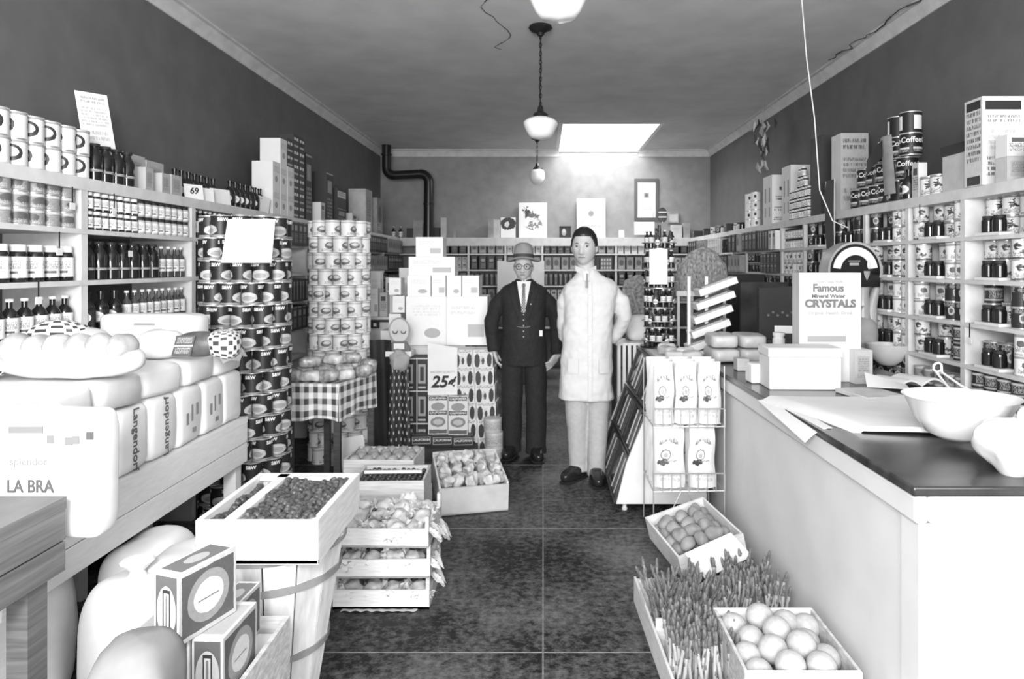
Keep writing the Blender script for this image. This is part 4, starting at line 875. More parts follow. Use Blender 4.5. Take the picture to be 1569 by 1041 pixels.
# ================================================================ NEAR LEFT CORNER
gt = thing('wooden_table', 'grey weathered wooden table cut by the left frame edge', 'table', (0, 0, 0))
MB().box(-1.9, -1.3, .7, 1.87, .835, .868).build('table_top', woodg, gt); 
for z0, z1 in ((.668, .748), (.752, .835)): MB().box(-1.318, -1.301, .7, 1.868, z0, z1).build('apron_board', woodg, gt, bevel=.002)
MB().box(-1.9, -1.318, 1.85, 1.868, .668, .835).build('end_board', woodg, gt)
for y in (.8, 1.79): MB().box(-1.375, -1.32, y-.035, y+.035, 0, .835).build('leg', woodg, gt)
for y in (.8, 1.79): MB().box(-1.88, -1.82, y-.035, y+.035, 0, .835).build('leg', woodg, gt)
sk = mat('flour_sack_cloth', .76, .9, .04, 12, .2)
for i, (x, y, r_, rz_) in enumerate(((-1.46, 2.56, .2, .33), (-1.26, 2.13, .17, .27), (-1.62, 2.1, .2, .3))):
    t = thing('flour_sack', f"{['large white sack under the bread table side','white sack beside the stacked cartons','white sack behind the grey table leg'][i]}", 'sack', (x if i != 2 else -1.76, y if i != 2 else 2.3, 0), i, 'white sacks on the floor')
    MB().blob((0, 0, min(rz_, .245 if i != 1 else .27)), (r_*.7 if i != 1 else r_*.8, r_*.8, min(rz_, .245 if i != 1 else .27)), .5, 26, 18, amp=.02, fr=6, seed=i+60).build('sack_body', sk, t)
    MB().lathe([(.03, 0), (.02, .02), (.05, .05), (.045, .055)], 12, c=(0, 0, (.48 if i != 1 else .53))).build('tied_neck', sk, t) if i == 1 else None
# wooden crate with cartons
cr = thing('wooden_crate', 'wooden crate holding pictured cartons at bottom left', 'crate', (-.91, 1.71, 0))
MB().box(-.19, .19, -.24, .24, .0, .02).build('crate_floor', wood, cr)
for z0, z1 in ((0.02, .16), (.17, .33), (.34, .5)):
    MB().box(.178, .19, -.24, .24, z0, z1).build('side_board', wood, cr); MB().box(-.19, -.178, -.24, .24, z0, z1).build('side_board', wood, cr)
    MB().box(-.178, .178, .228, .24, z0, z1).build('end_board', wood, cr); MB().box(-.178, .178, -.24, -.228, z0, z1).build('end_board', wood, cr)
cside = printed('carton_oval_picture', .5, [('B', .5, .5, .45, .43, .1), ('E', .5, .5, .36, .36, .3), ('E', .5, .5, .26, .24, .62), ('B', .5, .47, .18, .008, .12)], wob=.03, grain=.15)
cend = printed('carton_end_print', .6, [('B', .5, .5, .42, .45, .12), ('E', .5, .45, .38, .36, .5), ('B', .5, .46, .15, .3, .04), ('B', .5, .46, .1, .25, .62), ('B', .5, .46, .035, .22, .2)], wob=.01, grain=.1)
ctop = printed('carton_top_print', .62, [('B', .5, .5, .4, .4, .42)], grain=.1)
ctopd = printed('carton_top_picture', .62, [('B', .5, .5, .42, .42, .15), ('E', .5, .5, .25, .2, .4)], wob=.05)
def pcarton(label, loc, rz, tp=ctop, sc=1, g='pictured cartons in the wooden crate'):
    return cube('picture_carton', label, 'carton', .075*sc, .175*sc, .165*sc, loc, rz, [cend, cside, tp], g, bevel=.0015)
cube('crate_liner', 'white packing carton filling crate below the pictured cartons', 'carton', .34, .44, .44, (-.91, 1.71, .0205), 0, [white])
aa = R(-2)
for i in range(3): pcarton(f"{['leftmost','middle','rightmost'][i]} of three upright pictured cartons at the bottom", (-.94+i*.079, 1.69, .4615), aa)
pcarton('pictured carton on top of the three, oval picture facing right', (-.836, 1.655, .6275), R(-19), ctopd)
pcarton('farther pictured carton half hidden behind the bottom three', (-.835, 1.87, .4615), aa, ctopd, .85)
bagm = mat('brown_paper_bag', .17, .8, .04, 8, .3)
for i, (x, y, z, r_, h_) in enumerate(((-.77, 1.3, 0, .1, .395), (-1.0, 1.24, 0, .11, .365))):
    tag(MB().blob((0, 0, h_), (r_, r_*.8, h_), .6, 24, 18, amp=.035, fr=8, seed=i+80).build('paper_bag', bagm, None, (x, y, 0), i), ['taller grey bag right before the pictured cartons, bottom left', 'lower grey bag at bottom edge, left of the taller one'][i], 'bag', 'grey bags at the bottom left')

# ================================================================ CENTRAL CARTON DISPLAY
def boxp(px0, px1, py0, py1, Y, d, name, label, mats, cat='carton', group=None, rz=0):
    x0, x1 = X(px0, Y), X(px1, Y); z1, z0 = Z(py0, Y), Z(py1, Y)
    return cube(name, label, cat, x1-x0, d, z1-z0, ((x0+x1)/2, Y+d/2, z0), rz, mats, group)
whx = [printed('bright_carton_a', .8, [('B', .72, .3, .2, .13, .45), ('T', .4, .7, .3, .1, .65)], grain=.04), white, white]
whx2 = [printed('bright_carton_b', .8, [('E', .65, .25, .2, .1, .4), ('T', .5, .7, .35, .12, .68)], grain=.04), white, white]
gd = 'white cartons of the central display'
YD = 5.62
cube('covered_plinth', 'white covered base carrying central carton display', 'display stand', .56, .5, .84, (X(668, 5.9), 5.92, 0), 0, [white])
z0 = .8405
def stack(px0, px1, zz, h, d, lab, m, y=YD):
    x0, x1 = X(px0, y), X(px1, y); cube('carton', lab, 'carton', x1-x0-.002, d, h, ((x0+x1)/2, y+d/2, zz), 0, m, gd); return zz+h+.0005
za = stack(622, 684, z0, .4, .35, 'large white carton, left of the two lowest in central display', whx2)
stack(684, 747, z0, .4, .35, 'large white carton, right of the two lowest in central display', whx)
zb = za
for i, (a, b_) in enumerate(((624, 660), (661, 683), (684, 707), (708, 734))): zc = stack(a, b_, zb, .17, .28, f"narrow white carton, {ORD[i]} from left in middle tier of central display", whx if i % 2 else whx2)
zd = stack(626, 697, zc, .155, .24, 'wide white carton on the narrow ones in central display', whx)
stack(637, 679, zd, .16, .2, 'topmost white carton of the central display', whx)
for i, (px, zz) in enumerate(((606, .95), (612, 1.1), (606, 1.25))): cube('carton', f"{['lowest','middle','upper'][i]} small pale carton at left flank of central display", 'carton', .1, .15, .14, (X(px, 5.75), 5.8, zz-.14*0), 0, whx2, gd)
cube('display_stand', 'narrow white pedestal under the left flank cartons', 'display stand', .14, .2, .948, (-1.292, 5.85, 0), 0, [white])
# printed cartons on the right, five tiers
pf = printed('pepper_carton_print', .62, [('E', .2, .38, .14, .4, .04), ('E', .46, .4, .1, .26, .5), ('E', .5, .36, .07, .18, .05), ('E', .82, .42, .13, .38, .03), ('T', .5, .88, .42, .08, .2)], wob=.06)
for j in range(6):
    for i in range(2):
        cube('carton', f"fruit-pictured carton, {ORD[j]} tier from floor, {['left','right'][i]} one at display right side", 'carton', .155, .22, .138, (X(705, 5.45)+.075+i*.158-.008*j, 5.5, .0005+j*.1385), R(-3), [pf, pf, white], 'fruit-pictured cartons beside central display')
# dark tall boxes left
vb = printed('dark_tall_print', .02, [('B', .5, .5, .3, .3, .3), ('B', .5, .5, .15, .22, .03), ('B', .1, .5, .03, .5, .5), ('B', .5, .97, .5, .02, .5), ('B', .5, .08, .3, .03, .4)])
for j in range(3):
    for i in range(2): cube('carton', f"tall dark carton, {['bottom','middle','top'][j]} tier, {['left','right'][i]} one at display left side", 'carton', .1, .2, .255, (X(617, 5.4)+.05+i*.102, 5.5, .0005+j*.256), 0, [vb, vb, dk], 'tall dark cartons at the display left side')
# the Eastern cartons and the 25c sign
ef = printed('eastern_carton_face', .6, [('B', .5, .93, .46, .05, .03), ('E', .5, .72, .36, .1, .25), ('B', .5, .56, .46, .05, .03), ('E', .5, .32, .38, .13, .2), ('E', .5, .32, .26, .07, .42), ('B', .5, .07, .46, .05, .1)], wob=.04)
YE = 5.2
zq = Z(658, YE)
cube('dark_plinth', 'low dark plinth under the 25 cent cartons', 'display stand', .52, .28, .1, (X(676, YE), YE+.16, 0), R(6), [dk])
for i in range(3):
    t = thing('price_carton', f"long low CALIFORNIA carton in bottom row below 25 cent sign, {['left','middle','right'][i]}", 'carton', (X(642+i*33, YE), YE+.1-.015*i, .1005), R(6), 'printed cartons below the 25 cent sign')
    MB().box(-.08, .08, 0, .16, 0, .08).build('carton_body', [printed('low_carton_print', .03, [('B', .5, .5, .44, .34, .5), ('B', .5, .5, .42, .3, .04)])], t); lettering('CALIFORNIA', .024, (0, -.0015, .045), t, m=white, bold=.0006)
for i in range(2):
    t = thing('price_carton', f"tall CALIFORNIA carton under 25 cent sign, {['left','right'][i]} one", 'carton', (X(667+i*32, YE), YE+.13-.02*i, .1815), R(6), 'printed cartons below the 25 cent sign')
    MB().box(-.075, .075, 0, .12, 0, .3).build('carton_body', [ef], t)
    for zz in (.279, .168): lettering('CALIFORNIA', .022, (0, -.0015, zz), t, m=white, bold=.0006)
t = thing('price_sign', 'white 25 cent price sign standing on printed cartons', 'sign', (X(671, 5.12), 5.365, .4825), R(4))
MB().grid(lambda u, v: (-.115+.23*u+.0*v, -.01*sin(u*2.5), .41*v*(1-.1*u)), 6, 8, th=.003).build('card', white, t)
lettering('25¢', .125, (.0, -.014, .1), t, m=blackm, bold=.004, shear=.25); lettering('EASTERN QUALITY', .022, (0, -.014, .18), t, m=grey)
t = thing('oval_sign', 'oval disc sign with two crescents on a small foot', 'sign', (X(612, 5.55), 5.56, .96-.0), 0)
t.location = (X(612, 5.3), 5.3, Z(538, 5.3))
MB().blob((0, 0, .16), (.082, .006, .1), 1, 32, 16).build('disc', greyl, t); 
mb = MB(); mb.tube([(.078*cos(a*pi/16), -.006, .16+.095*sin(a*pi/16)) for a in range(32)], .006, 6, closed=True); mb.build('ring', grey, t)
for s_ in (-1, 1): MB().tube([(s_*.032+.018*cos(pi+a*pi/6), -.009, .155+.02*sin(pi+a*pi/6)) for a in range(7)], .004, 6).build('crescent', dk, t)
MB().prism([(-.085, 0), (.085, 0), (.08, .03), (.05, .075), (-.05, .075), (-.08, .03)], -.012, .012).build('foot', mat('dark_grey_card', .12, .6), t); MB().box(-.04, .04, -.016, -.013, .015, .06).build('plate', white, t)
pd = thing('display_stand', 'white draped stand under the oval sign', 'display stand', (X(612, 5.3), 5.34, 0))
MB().box(-.1, .1, -.08, .1, Z(538, 5.3)-.04, Z(538, 5.3)-.0005).build('stand_top', white, pd)
MB().lathe([(.02, 0), (.02, Z(538, 5.3)-.04)], 10).build('post', woodd, pd)
dot = printed('dotted_cloth', .03, [('E', .25, .25, .1, .13, .6), ('E', .75, .75, .1, .13, .6)], rep=5, repv=7)
t = thing('dotted_curtain', 'dark dotted cloth hanging left of central display', 'cloth', (X(610, 5.1), 5.15, 0))
MB().grid(lambda u, v: (-.07+.14*u+.0*v+(-.02+.04*u)*(1-v), -.02*sin(u*9)*(1-v*.4), .004+.726*v), 16, 10, th=.003).build('cloth_panel', dot, t)
MB().blob((0, 0, .78), (.075, .035, .07), .8, 18, 12, amp=.03, fr=24).build('ruffle', grey, t)
t = thing('dark_curtain', 'black cloth hanging between checkered table and display', 'cloth', (X(588, 5.25), 5.3, 0))
MB().grid(lambda u, v: (-.09+.17*u-.03*v, -.02*sin(u*8), .02+.9*v), 12, 8, th=.004).build('cloth_panel', blackm, t)
# white round cans by the hatted man's feet
for j in range(3): tag(MB().lathe([(.068, 0), (.07, .005), (.07, .1), (.068, .105)], 20).build('round_tin', printed('round_tin_print', .55, [('T', .5, .5, .5, .3, .3)], rep=3, grain=.3), None, (X(757, 5.3)-.01*(j == 2), 5.3, .0005+j*.106), 0), f"{['bottom','middle','top'][j]} round pale tin beside the hatted man's shoe", 'tin', 'pale round tins by the hatted man')
# shelf table with pale goods, left of the display
wt = thing('side_counter', 'white side counter with pale goods behind milk tower', 'counter', (0, 0, 0))
MB().box(-1.75, -1.12, 6.3, 6.75, .99, 1.02).build('counter_top', paint, wt); MB().box(-1.73, -1.14, 6.33, 6.73, 0, .99).build('counter_body', paint, wt); MB().box(-1.75, -1.12, 6.29, 6.3, .975, .995).build('edge_strip', blackm, wt)
for i, (x, y, z, w, h_) in enumerate(((-1.66, 6.4, 0, .07, .2), (-1.57, 6.41, 0, .07, .26), (-1.48, 6.4, 0, .07, .22), (-1.39, 6.42, 0, .07, .28), (-1.3, 6.41, 0, .07, .2), (-1.6, 6.6, 0, .1, .42), (-1.46, 6.6, 0, .1, .36), (-1.33, 6.6, 0, .1, .45))):
    cube('carton', f"pale packet on the white side counter, {ORD[i]} from left front", 'carton', w, .08, h_, (x, y, 1.0205), R(random.uniform(-12, 12)), whx if i % 2 else pbx, 'pale packets on the white side counter')
card('price_card', 'small black and white card on the side counter edge', .14, .06, (X(570, 6.28), 6.275, .92), 0, printed('bw_card', .02, [('B', .7, .5, .1, .25, .8), ('B', .15, .5, .1, .5, .7)]), 'price card')

# ================================================================ RIGHT COUNTER
CX0, CX1, CY0, CY1, CT = 1.0, 1.95, 1.85, 5.0, .9
ctr = thing('sales_counter', 'long white panelled counter with dark top on the right', 'counter', (0, 0, 0))
cpaint = mat('counter_paint', .72, .5, .04, 4, .04)
MB().box(CX0+.05, CX1-.02, CY0+.05, CY1-.02, 0, .86).build('counter_body', cpaint, ctr)
MB().box(CX0, CX1, CY0, CY1, CT-.028, CT).build('counter_top', mat('dark_counter_top', .05, .22, .05, 3, .03, v2=.015, stretch=(2, 6, 1)), ctr, bevel=.006)
def mold(x0, x1, y0, y1): MB().box(x0, x1, y0, y1, .79, CT-.029).build('moulding', cpaint, ctr, bevel=.012)
mold(CX0+.015, CX0+.052, CY0+.015, CY1-.02); mold(CX0+.054, CX1-.02, CY0+.015, CY0+.052)
MB().box(CX0+.03, CX0+.0515, CY0+.03, CY0+.12, 0, .789).build('corner_stile', cpaint, ctr)
MB().box(CX0+.052, CX1-.02, CY0+.03, CY0+.0505, 0, .789).build('end_panel', cpaint, ctr)
MB().box(CX0+.042, CX0+.05, CY0+.13, CY1-.02, .02, .775).build('side_panel', cpaint, ctr, bevel=.003)
ZT = CT+.001
# computing scale
sc = thing('counter_scale', 'fan-faced computing scale with dark dial on the counter', 'scale', (X(1303, 4.3), 4.3, ZT), R(8))
scm = mat('scale_enamel', .35, .3, .06, 8)
MB().box(-.15, .15, -.12, .14, 0, .05).build('scale_base', black, sc, bevel=.01)
MB().blob((.06, 0, .16), (.11, .09, .12), .8, 24, 14).build('scale_body', scm, sc)
MB().lathe([(.06, .2), (.045, .3), (.04, .42), (.05, .5), (.055, .56)], 18, c=(.08, 0, 0)).build('column', scm, sc)
def fan(y0, y1, r0, r1, a0, a1, n=20):
    mb = MB(); pr = [(r1*cos(a0+(a1-a0)*i/n), .53+r1*sin(a0+(a1-a0)*i/n)) for i in range(n+1)]+[(r0*cos(a1+(a0-a1)*i/n), .53+r0*sin(a1+(a0-a1)*i/n)) for i in range(n+1)]
    # strips
    vs = []; fs = []
    for i in range(n+1):
        a = a0+(a1-a0)*i/n
        for r_, y in ((r0, y0), (r1, y0), (r1, y1), (r0, y1)): vs.append((r_*cos(a), y, .56+r_*sin(a)))
    for i in range(n):
        o, q = i*4, i*4+4
        for k in range(4): fs.append((o+k, q+k, q+(k+1) % 4, o+(k+1) % 4)[::1])
    fs += [(3, 2, 1, 0), (n*4, n*4+1, n*4+2, n*4+3)]
    return mb.add(vs, fs)
fan(-.05, .05, .0, .172, R(-10), R(190)).build('dial_housing', black, sc, sharp=40)
fan(-.056, -.051, .1, .15, R(8), R(172)).build('scale_chart', mat('chart_white', .75, .3), sc, sharp=40)
fan(-.054, .054, .168, .182, R(-14), R(194)).build('dial_rim', scm, sc, sharp=40)
MB().box(-.17, .17, -.05, .05, .46, .56).build('dial_skirt', black, sc)
MB().tube([(.178, 0, .56), (.175, 0, .44), (.14, 0, .33), (.13, 0, .22)], [.014, .022, .035, .05], 12).build('side_arm', scm, sc)
MB().box(-.04, .02, -.058, -.054, .595, .612).build('dial_mark', grey, sc); MB().box(-.05, .03, -.058, -.054, .62, .626).build('dial_mark', grey, sc); MB().blob((.09, -.056, .6), (.012, .004, .028), 1, 14, 10).build('dial_mark', paint, sc)
MB().lathe([(.02, .0), (.03, .015), (.12, .03), (.13, .045), (.125, .045), (.1, .035)], 24, c=(-.06, 0, .3)).build('weighing_pan', tin, sc)
# pull string
ps = thing('pull_string', 'thin white string hanging from ceiling to the scale', 'string', (0, 0, 0))
pts = [(X(1227, 4.2), 4.2, ZC), (X(1236, 4.2), 4.2, Z(90, 4.2)), (X(1250, 4.2), 4.22, Z(180, 4.2)), (X(1262, 4.2), 4.26, Z(290, 4.2)), (X(1280, 4.26), 4.3, Z(338, 4.26)), (X(1302, 4.3), 4.32, Z(349, 4.3))]
MB().tube(pts, .0035, 5).build('cord', paint, ps)
# white display box and crystals carton
YW = 3.28
t = thing('carton', 'long white box with lid line on counter before the sign', 'carton', (X(1235, YW), YW+.09, ZT), R(-2))
MB().box(-.17, .17, -.09, .09, 0, .155).build('box_body', white, t, bevel=.004); MB().box(-.175, .175, -.094, .094, .156, .2).build('lid', white, t, bevel=.004)
t = thing('crystals_carton', 'tall white carton printed Famous Mineral Water CRYSTALS', 'carton', (X(1272, 3.5), 3.55, ZT), 0)
MB().box(-.158, .158, -.05, .05, 0, Z(418, 3.5)-ZT).build('carton_body', mat('cream_carton', .55, .6, .04, 5), t, bevel=.002)
lm = mat('faded_print', .14, .6)
zt_ = lambda py: Z(py, 3.5)-ZT
lettering('Famous', .054, (-.01, -.052, zt_(442)), t, m=lm, bold=.002, sx=.95); lettering('Mineral Water', .026, (-.01, -.052, zt_(454)), t, m=lm, bold=.001, sx=1.1)
lettering('CRYSTALS', .054, (-.0, -.052, zt_(466)), t, m=lm, bold=.003, sx=1.05); lettering('Original  Health  Drink', .024, (0, -.052, zt_(480)), t, m=mat('faint_print', .3), sx=1); lettering('From Texas Wells', .018, (0, -.052, zt_(432)), t, m=mat('faint_print', .3))
MB().box(-.115, .08, -.0515, -.05, zt_(524), zt_(515)).build('printed_band', mat('faint_print', .3), t)
cube('carton', 'pale carton tucked against the CRYSTALS carton right side', 'carton', .09, .12, .17, (X(1322, 3.45), 3.5, ZT), 0, [lgp, white, white])
cube('parcel', 'small light parcel at left of long white box', 'parcel', .08, .09, .1, (X(1160, 3.48)-.0, 3.5, ZT), R(5), [white], bevel=.008)
cube('tin_box', 'small grey tin box below upper parcel stack, right side', 'parcel', .07, .08, .07, (X(1140, 3.85), 3.9, ZT), 0, [greyl], bevel=.004)
for j in range(2):
    for i in range(2):
        tag(MB().blob((0, 0, .042), (.085, .14, .042), .4, 24, 14, amp=.006, fr=12, seed=i+j*2).build('wrapped_parcel', mat('parcel_wrap', .5, .4, .1, 9, .15), None, (1.12+i*.172, 4.3+.01*j, ZT+j*.0855), R(random.uniform(-3, 3))), f"{['lower','upper'][j]} {['left','right'][i]} wrapped bread parcel stacked at far end of counter", 'parcel', 'wrapped parcels stacked on the counter')
tag(MB().lathe([(.034, 0), (.035, .004), (.035, .135), (.03, .14), (.03, .15), (.034, .15), (.034, .165)], 18).build('paper_canister', white, None, (X(1196, 3.95), 3.98, ZT), 0), 'white cylindrical canister standing behind long white box', 'canister')
bpy.data.objects['paper_canister'].scale = (1, 1, 1.25)
# cash register
rg = thing('cash_register', 'black cash register with rounded back on the counter', 'cash register', (X(1208, 4.72), 4.72, ZT), R(-15))
MB().box(-.2, .2, -.18, .2, 0, .1).build('cash_drawer', black, rg, bevel=.006)
MB().prism([(-.2, 0), (.2, 0), (.2, .18), (.16, .27), (.08, .33), (-.02, .35), (-.2, .34)], -.14, .18).build('register_body', blackm, rg, loc=(0, 0, .1))
MB().prism([(-.1, 0), (.1, 0), (.1, .05), (-.1, .05)], -.145, -.14).build('name_plate', tin, rg, loc=(0, 0, .14))
for k in range(10): MB().lathe([(.009, 0), (.009, .012)], 10).build('key', mat('register_key', .08, .5), rg, (-.14+.03*k, -.145, .26+.02*(k % 2)), (pi/2, 0, 0))
cube('icebox', 'tall dark cabinet beyond the cash register', 'cabinet', .5, .8, 1.41, (1.84, 6.85, 0), 0, [mat('dark_cabinet', .02, .4)], bevel=.005)
cube('panel_board', 'dark mottled upright board behind the cash register', 'board', .38, .03, 1.36, (X(1170, 5.55), 5.55, 0), 0, [mat('mottled_board', .05, .6, .04, 7, v2=.012)])
# paper, bowl, tongs etc.
tag(MB().grid(lambda u, v: (.97+.86*u+.14*(1-v)*(1-u), 2.33+.70*v-.12*(1-u)*(v)*0+.2*(1-u)*(1-v)*.6, ZT+.012+.006*sin(u*5+v*3)-(.02 if u < .03 else 0)), 24, 16, th=.018).build('paper_stack', white), 'wide stack of white wrapping paper spread on the counter', 'paper')
tag(MB().grid(lambda u, v: (.955+.1*u, 2.5+.55*v, ZT+.004-.045*(1-u)**2*(1.2-v)), 8, 10, th=.002).build('paper_sheet', white), 'loose white sheet curling over the counter front edge', 'paper')
en = mat('white_enamel', .8, .25)
bwl = thing('scale_scoop', 'large white enamel bowl with spout on the paper', 'bowl', (X(1478, 2.24), 2.27, ZT+.024), 0)
MB().lathe([(.02, .004), (.06, .0), (.1, .02), (.135, .07), (.165, .135), (.172, .14), (.166, .138), (.13, .075), (.095, .028), (.055, .008), (.001, .008)], 40, wave=lambda a, z: 1+(.1*max(0, cos(a))**6*z/.14)).build('bowl', en, bwl, sharp=60)
MB().tube([(.1, -.11, .03), (.12, -.125, .045), (.13, -.13, .07)], .008, 8).build('handle', en, bwl)
tg = thing('wire_tongs', 'bright wire tongs with round eye lying on the counter', 'tongs', (X(1437, 3.0), 3.0, ZT), 0)
MB().tube([(.08, -.3, .04), (.03, -.12, .09), (.012, -.01, .13), (.02*cos(.6), 0, .15)]+[(.02*cos(a*.7), 0, .15+.02*sin(a*.7)) for a in range(1, 9)]+[(-.012, -.01, .13), (-.03, -.12, .09), (-.04, -.3, .04)], .005, 6).build('wire', paint, tg)
gb = thing('glass_bowl', 'pale glass bowl behind scale on the counter', 'bowl', (X(1367, 4.05), 4.1, ZT), 0)
MB().lathe([(.04, 0), (.05, .006), (.08, .03), (.115, .09), (.12, .125), (.115, .125), (.108, .09), (.07, .035), (.001, .012)], 32).build('bowl', mat('bowl_glass', .5, .15, .05, 6), gb)
ob = thing('open_book', 'open white account book lying on the counter', 'book', (X(1390, 3.4), 3.42, ZT), R(20))
MB().grid(lambda u, v: (-.15+.3*u, -.1+.2*v, .012+.028*abs(sin(u*pi*2))*(1-.2*v)), 16, 4, th=.01).build('pages', white, ob)
tag(MB().grid(lambda u, v: (-.09+.18*u, -.06+.12*v, .03+.05*v*(1-u)+.0*u), 8, 6, th=.002).build('paper_sheet', white, None, (X(1362, 3.2), 3.22, ZT), R(-20)), 'curled white sheet left of the account book', 'paper')
tag(MB().box(-.1, .1, -.12, .12, 0, .02).build('book', greyl, None, (X(1290, 3.1)+.14, 3.12, ZT), R(10), bevel=.003), 'closed grey notebook right of the long white box', 'book')
cb = thing('cloth_bundle', 'crumpled white cloth bag at the right frame edge', 'bag', (X(1572, 2.0), 2.0, ZT), 0)
MB().blob((0, 0, .07), (.14, .12, .075), .8, 30, 20, amp=.03, fr=12, seed=9).build('cloth_body', cloth, cb); MB().blob((.05, .02, .15), (.05, .05, .03), .9, 18, 12, amp=.01, fr=20).build('knot', cloth, cb)
wd = thing('side_table', 'white painted side table cut by right frame edge', 'table', (0, 0, 0))
MB().box(1.12, 2.1, 1.15, 1.6, .72, .745).build('table_top', paint, wd); MB().box(1.16, 2.06, 1.57, 1.59, .62, .72).build('apron', paint, wd)
for x, y in ((1.17, 1.2), (1.17, 1.56), (2.04, 1.2), (2.04, 1.56)): MB().box(x-.03, x+.03, y-.03, y+.03, 0, .72).build('leg', paint, wd)

# ================================================================ BISCUIT CASE AND WIRE RACK
dc = thing('biscuit_case', 'sloping biscuit case with glass-lidded bins and white end', 'display case', (0, 0, 0))
Ya, Yb = 4.12, 5.2
prof = [(.44, .06), (.985, .06), (.985, .9), (.74, .9), (.5, .3)]
MB().prism(prof, Ya, Ya+.02).build('end_panel', cpaint, dc, bevel=.002); MB().prism(prof, Yb-.02, Yb).build('end_panel', cpaint, dc)
MB().box(.74, .985, Ya+.02, Yb-.02, .87, .9).build('case_top', cpaint, dc); MB().box(.44, .985, Ya+.02, Yb-.02, .06, .08).build('case_floor', woodd, dc)
MB().box(.965, .985, Ya+.02, Yb-.02, .08, .87).build('case_back', paint, dc)
def sl(t): return (.44+(.735-.44)*t, .06+(.89-.06)*t)
fr_ = mat('bin_frame', .04, .4); gl = mat('bin_glass', .1, .1, .06, 14, v2=.02); bis = mat('biscuits', .35, .7, .2, 30, .3, v2=.08)
tiers = [(.0, .3), (.33, .63), (.67, .97)]
for a, b_ in tiers:
    n = 2
    for k in range(n):
        y0 = Ya+.03+k*(Yb-Ya-.06)/n; y1 = y0+(Yb-Ya-.06)/n-.012
        (xa_, za_), (xb_, zb_) = sl(a), sl(b_)
        mb = MB(); 
        off = .02
        mb.add([(xa_, y0, za_), (xa_, y1, za_), (xb_, y1, zb_), (xb_, y0, zb_), (xa_+off, y0, za_-.008), (xa_+off, y1, za_-.008), (xb_+off, y1, zb_-.008), (xb_+off, y0, zb_-.008)], [(0, 3, 2, 1), (4, 5, 6, 7), (0, 1, 5, 4), (2, 3, 7, 6), (1, 2, 6, 5), (3, 0, 4, 7)])
        bn = mb.build('bin_lid', gl, dc)
        e_ = lambda t, y, o=.006: (sl(t)[0]-o, y, sl(t)[1]+o*.4)
        MB().tube([e_(a, y0), e_(a, y1), e_(b_, y1), e_(b_, y0)], .008, 6, closed=True).build('lid_frame', fr_, bn)
        MB().tube([e_(a+.02, (y0+y1)/2), e_(b_-.02, (y0+y1)/2)], .006, 6).build('lid_bar', tin, bn)
        MB().tube([e_(a+.02, y0+.12), e_(b_-.02, y0+.12)], .005, 6).build('lid_bar', tin, bn)
    MB().tube([(sl(b_+.015)[0]-.012, Ya+.02, sl(b_+.015)[1]), (sl(b_+.015)[0]-.012, Yb-.02, sl(b_+.015)[1])], .009, 6).build('rail', black, dc)
for x, y in ((.5, Ya+.08), (.93, Ya+.08), (.5, Yb-.1), (.93, Yb-.1)):
    MB().lathe([(.016, 0), (.018, .012), (.012, .02), (.012, .06)], 10, c=(x, y, 0)).build('caster', paint, dc)
# wire rack with bags
wr = thing('wire_rack', 'white wire floor rack holding two tiers of bags', 'rack', (0, 0, 0))
RX0, RX1, RY0, RY1 = .60, .985, 3.72, 4.08
def wire(*pts, r=.0035): MB().tube(pts, r, 6).build('wire', metal, wr)
for x in (RX0, RX1):
    for y in (RY0, RY1): wire((x, y, 0), (x, y, .95))
for z in (.27, .62):
    MB().tube([(RX0, RY0, z), (RX1, RY0, z), (RX1, RY1, z), (RX0, RY1, z)], .005, 6, closed=True).build('basket_rim', metal, wr)
    for k in range(1, 8): x = RX0+(RX1-RX0)*k/8; wire((x, RY0, z+.0), (x, RY1, z), r=.003)
    MB().tube([(RX0, RY0-.012, z+.1), (RX1, RY0-.012, z+.1)], .004, 6).build('guard', metal, wr)
    for k in range(0, 9): x = RX0+(RX1-RX0)*k/8; wire((x, RY0-.012, z), (x, RY0-.012, z+.1), r=.0025)
for a, b_ in (((RX0+.15, RY0, .27), (RX0+.02, RY0-.0, 0)), ((RX0+.18, RY0, .27), (RX0+.33, RY0, 0))): wire(a, b_)
bagp = printed('bag_front_print', .72, [('E', .5, .68, .32, .11, .2), ('T', .5, .7, .3, .09, .6), ('E', .5, .62, .34, .11, .72), ('O', .42, .53, .16, .09, .12), ('E', .42, .52, .06, .035, .4), ('E', .32, .41, .18, .05, .05), ('B', .55, .42, .2, .008, .25), ('T', .5, .16, .32, .07, .5)], wob=.12, grain=.08)
